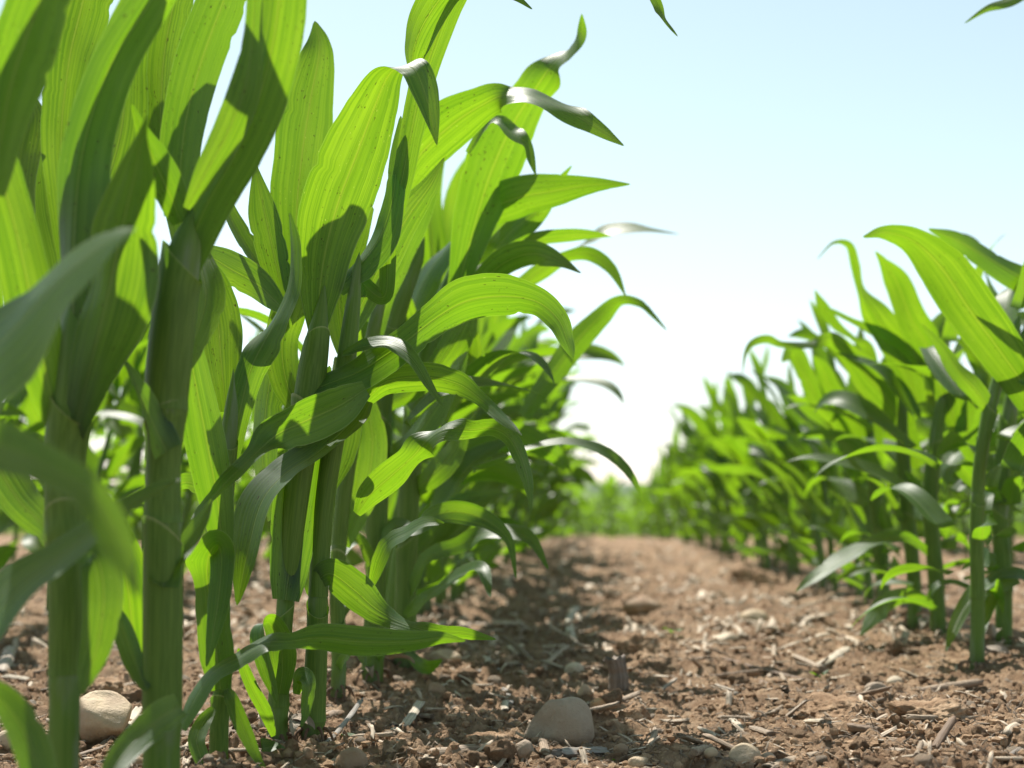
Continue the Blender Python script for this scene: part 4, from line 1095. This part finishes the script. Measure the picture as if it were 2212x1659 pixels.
# the seedling and small weeds
def seedling(u, v, h, leaves, label, name='seedling'):
    p = G(u, v); k_ = KU * p[1] / FPX
    e = empty(name, p.tolist()); tag(e, label, 'seedling')
    S = np.array([[0, 0, -.004], [0, 0, h * k_ * .25], [0.001, 0, h * k_ * .5]])
    V, F, UV = tube(S, [.0009, .0008, .0007], 6)
    mesh_obj('stem', V, F, M_STALK, e, UV)
    for i, (az, el, L, hw) in enumerate(leaves):
        V, F, UV = grown_leaf((0, 0, h * k_ * .45), az, math.radians(el), L * k_, hw * k_, math.radians(40), 0.3, 0, 50 + i, n=12, nu=5, fold=14, ripple=.04)
        mesh_obj('leaf', V, F, M_LEAF_FAR, e, UV)


seedling(1772, 1474, 22, [(math.pi * .95, 45, 30, 7), (0.2, 55, 32, 7), (1.7, 60, 14, 4)], 'tiny bright green seedling with two leaves standing on the path')
seedling(1328, 1652, 14, [(2.8, 25, 30, 4), (.4, 30, 26, 4), (4.4, 40, 20, 4), (5.6, 55, 18, 3)], 'tiny green weed at the bottom edge below the pinkish pebble')
seedling(722, 1600, 14, [(.5, 22, 52, 9), (3.3, 60, 14, 4)], 'small green weed leaf beside the purple-based stalk')
seedling(1455, 1372, 14, [(2.6, 35, 30, 9), (.7, 30, 30, 9), (4.0, 40, 22, 7)], 'pale green weed seedling far up the path')


def fallen_leaf(u, v, pts, label, d):
    p = G(u, v)
    e = hero_leaf(type('o', (), {'location': (0, 0, 0)})(), d, d - .02, pts, 10, .15, name='fallen_leaf', mat=M_LEAF) if False else None


# fallen scrap of green leaf at the sharp plant's foot
pf = G(578, 1640)
V, F, UV = grown_leaf((0, 0, .012), .2, .45, .042, .016, 1.1, .5, .3, 77, n=16, nu=7, fold=10, ripple=.2)
sc_ = mesh_obj('leaf_scrap', V - np.array([.02, 0, 0]), F, M_LEAF, None, UV, True, pf.tolist())
tag(sc_, 'torn green leaf scrap on the soil at the foot of the sharp plant', 'leaf scrap')

# ---- scattered pebbles and straws, each an object of its own
peb_meshes, straw_meshes = [], []
for i in range(9):
    V, F = stone_mesh(600 + i, (1, random.uniform(.7, 1), random.uniform(.5, .75)), random.choice([0, 1, 3, 5]), .10, 3)
    o = mesh_obj('pebble', V, F, M_STONE); peb_meshes.append(o)
for i in range(9):
    V, F, UV = stick_mesh(700 + i, 1.0, .5, .5, .10, 9, 12, .07)
    V[:, 0] *= random.uniform(.11, .17); V[:, 2] *= random.uniform(.05, .11)
    o = mesh_obj('straw', V, F, M_STRAW, None, UV); straw_meshes.append(o)


def rnd_ground(ymin, ymax):
    # even over the picture: nearer ground gets as many as far ground
    q = random.random()
    y = 1 / (1 / ymin + (1 / ymax - 1 / ymin) * q)
    x = random.uniform(-.43 * y - .05, .30 * y + .05)
    return x, y


def scatter(protos_, n, ymin, ymax, size, label, cat, group, flat):
    for i in range(n):
        x, y = rnd_ground(ymin, ymax)
        o = protos_[i % len(protos_)]
        if i >= len(protos_):
            o = o.copy(); COL.objects.link(o)
        s = math.exp(random.uniform(math.log(size[0]), math.log(size[1]))) * (1 + .10 * max(0, y - 2))
        o.location = (x, y, gz(x, y) + s * (.18 if not flat else .05))
        if flat:
            o.rotation_euler = (random.gauss(0, .22), random.gauss(0, .3), random.uniform(0, 6.28))
            o.scale = (s * random.uniform(.7, 1.3), s, s * random.uniform(.8, 1.3))
        else:
            o.rotation_euler = (random.gauss(0, .3), random.gauss(0, .3), random.uniform(0, 6.28))
            o.scale = (s, s, s)
        tag(o, label, cat, group)


scatter(peb_meshes, 230, 1.45, 7.0, (.004, .013), 'small tan pebble scattered on the brown soil', 'pebble', 'small pebbles scattered on the soil', False)
scatter(straw_meshes, 290, 1.45, 7.5, (.024, .095), 'short dry straw scattered on the brown soil', 'straw', 'dry straws scattered on the soil', True)

lv, lf, lu = [], [], []; off = 0
for i in range(3000):
    x, y = rnd_ground(1.42, 8.0)
    L = math.exp(random.uniform(math.log(.008), math.log(.040))) * (1 + .1 * max(0, y - 2))
    v, f, uv = stick_mesh(2000 + i, L, L * random.uniform(.05, .13), L * random.uniform(.02, .06), .15, 6, 5, .10)
    R = np.array(Matrix.Rotation(random.uniform(0, 6.28), 3, 'Z') @ Matrix.Rotation(random.gauss(0, .35), 3, 'X'))
    lv.append(v @ R.T + np.array([x, y, gz(x, y) + .0015])); lu.append(uv + np.array([random.uniform(0, 40), 0]))
    lf += [tuple(q + off for q in g) for g in f]; off += len(v)
for i in range(2400):
    y = 1 / random.uniform(1 / 9.5, 1 / 2.6); x = random.uniform(-.40 * y, .30 * y)
    L = math.exp(random.uniform(math.log(.014), math.log(.058))) * (1 + .06 * max(0, y - 2))
    v, f, uv = stick_mesh(5000 + i, L, L * random.uniform(.06, .2), L * random.uniform(.03, .08), .15, 6, 4, .12)
    R = np.array(Matrix.Rotation(random.uniform(0, 6.28), 3, 'Z') @ Matrix.Rotation(random.gauss(0, .45), 3, 'X'))
    lv.append(v @ R.T + np.array([x, y, gz(x, y) + .003])); lu.append(uv + np.array([random.uniform(0, 40), 0]))
    lf += [tuple(q + off for q in g) for g in f]; off += len(v)
M_LITTER = straw_material('straw_litter', [(0.0, (.62, .50, .37)), (1.0, (.62, .50, .37))])
tag(mesh_obj('straw_litter', np.vstack(lv), lf, M_LITTER, None, np.vstack(lu)), 'small broken straw bits strewn over the soil', 'straw litter', kind='stuff')

clod_meshes = []
for i in range(7):
    V, F = stone_mesh(800 + i, (1, random.uniform(.75, 1), random.uniform(.55, .8)), 0, .34, 4, 0)
    V = V * (1 + .34 * (vnoise3(V * 2.2 + i, 1) - .5) + .28 * (vnoise3(V * 5 + i, 2) - .5) + .20 * (vnoise3(V * 12 + i, 3) - .5))[:, None]
    clod_meshes.append(mesh_obj('soil_clod', V, F, M_CLOD))
scatter(clod_meshes, 170, 1.45, 6.5, (.005, .020), 'small crumbly brown clod lying on the soil', 'clod', 'small clods scattered on the soil', False)

# ---- crumbs of soil, fine fibres: nobody could count them
V0, F0 = ICO[1]
cv, cf = [], []; off = 0
for i in range(13000):
    x, y = rnd_ground(1.4, 6.5)
    s = math.exp(random.uniform(math.log(.0012), math.log(.0085))) * (1 + .08 * max(0, y - 2))
    v = V0 * (1 + rng.uniform(-.3, .3, (len(V0), 1))) * np.array([1, rng.uniform(.7, 1), rng.uniform(.55, .9)]) * s
    a = random.uniform(0, 6.28); c, s_ = math.cos(a), math.sin(a)
    v = v @ np.array([[c, -s_, 0], [s_, c, 0], [0, 0, 1]]).T
    cv.append(v + np.array([x, y, 0])); cf += [tuple(q + off for q in f) for f in F0]; off += len(V0)
CV = np.vstack(cv)
cz = ground_z(np.array([v[:, 0].mean() for v in cv]), np.array([v[:, 1].mean() for v in cv]))
CV[:, 2] += np.repeat(cz, len(V0)) + .001
tag(mesh_obj('soil_crumbs', CV, cf, M_CLOD, None, None, False), 'loose brown soil crumbs strewn over the path', 'soil crumbs', kind='stuff')

hv, hf, hu = [], [], []; off = 0
for i in range(7500):
    x, y = rnd_ground(1.4, 5.5)
    L = random.uniform(.006, .032); a = random.uniform(0, 6.28); w = random.uniform(.0003, .0013) * (1 + .1 * max(0, y - 2))
    el = random.gauss(.05, .35); cur = random.gauss(0, 1.2)
    pts = []
    p = np.array([x, y, 0.0]); h = .002
    n = 5
    for j in range(n):
        pts.append((p[0], p[1], h))
        p = p + np.array([math.cos(a), math.sin(a), 0]) * L / n * math.cos(el); h += math.sin(el) * L / n
        a += cur / n; el -= abs(random.gauss(0, .12))
    pts = np.array(pts)
    pts[:, 2] = np.maximum(pts[:, 2], .001)
    nrmv = np.array([-math.sin(a), math.cos(a), .3])
    for j in range(n):
        ww = w * (1 - .6 * j / (n - 1))
        hv += [pts[j] + nrmv * ww, pts[j] + np.array([0, 0, ww * 1.5]), pts[j] - nrmv * ww]
        hu += [(0, j * .01), (.5, j * .01), (1, j * .01)]
    for j in range(n - 1):
        b = off + j * 3
        hf += [(b, b + 1, b + 4, b + 3), (b + 1, b + 2, b + 5, b + 4)]
    off += 3 * n
HV = np.array(hv)
HV[:, 2] += ground_z(HV[:, 0], HV[:, 1])
tag(mesh_obj('plant_fibres', HV, hf, M_STRAW, None, hu), 'fine dry roots and chaff strewn over the soil', 'plant fibres', kind='stuff')

# ------------------------------------------------------------------ LIGHT, SKY, CAMERA
SUN_EL, SUN_AZ = math.radians(54), math.radians(-24)      # azimuth from +Y, negative to the left
w = bpy.data.worlds.new('World'); scene.world = w; w.use_nodes = True
nt = w.node_tree
bg = nt.nodes['Background']
sky = nt.nodes.new('ShaderNodeTexSky'); sky.sky_type = 'NISHITA'; sky.sun_disc = False
sky.sun_elevation = SUN_EL; sky.sun_rotation = SUN_AZ
sky.air_density = 1.0; sky.dust_density = .35; sky.ozone_density = 1.0; sky.altitude = 100
hs = nt.nodes.new('ShaderNodeHueSaturation'); hs.inputs['Saturation'].default_value = .60; hs.inputs['Hue'].default_value = .462
nt.links.new(sky.outputs[0], hs.inputs['Color']); nt.links.new(hs.outputs[0], bg.inputs[0]); bg.inputs[1].default_value = .082

sl = bpy.data.lights.new('sun', 'SUN'); sl.energy = 4.4; sl.angle = math.radians(.5); sl.color = (1.0, .95, .87)
so = bpy.data.objects.new('sun', sl); COL.objects.link(so)
sdir = Vector((math.sin(SUN_AZ) * math.cos(SUN_EL), math.cos(SUN_AZ) * math.cos(SUN_EL), math.sin(SUN_EL)))
so.rotation_euler = sdir.to_track_quat('Z', 'Y').to_euler(); so.location = (0, 0, 5)

cam = bpy.data.cameras.new('camera'); cam.lens = 50; cam.sensor_width = 36
cam.clip_start = .02; cam.clip_end = 3000
cam.dof.use_dof = True; cam.dof.focus_distance = 1.66; cam.dof.aperture_fstop = 4.0
cam.dof.aperture_blades = 0
cobj = bpy.data.objects.new('camera', cam); COL.objects.link(cobj)
cobj.location = CAM.tolist(); cobj.rotation_euler = (math.pi / 2 + PITCH, 0, YAW)
scene.camera = cobj

scene.view_settings.view_transform = 'Standard'; scene.view_settings.look = 'None'
scene.view_settings.gamma = 1.0; scene.view_settings.exposure = .96
scene.cycles.max_bounces = 8; scene.cycles.transparent_max_bounces = 4
scene.cycles.diffuse_bounces = 4; scene.cycles.transmission_bounces = 4
scene.cycles.sample_clamp_indirect = 6
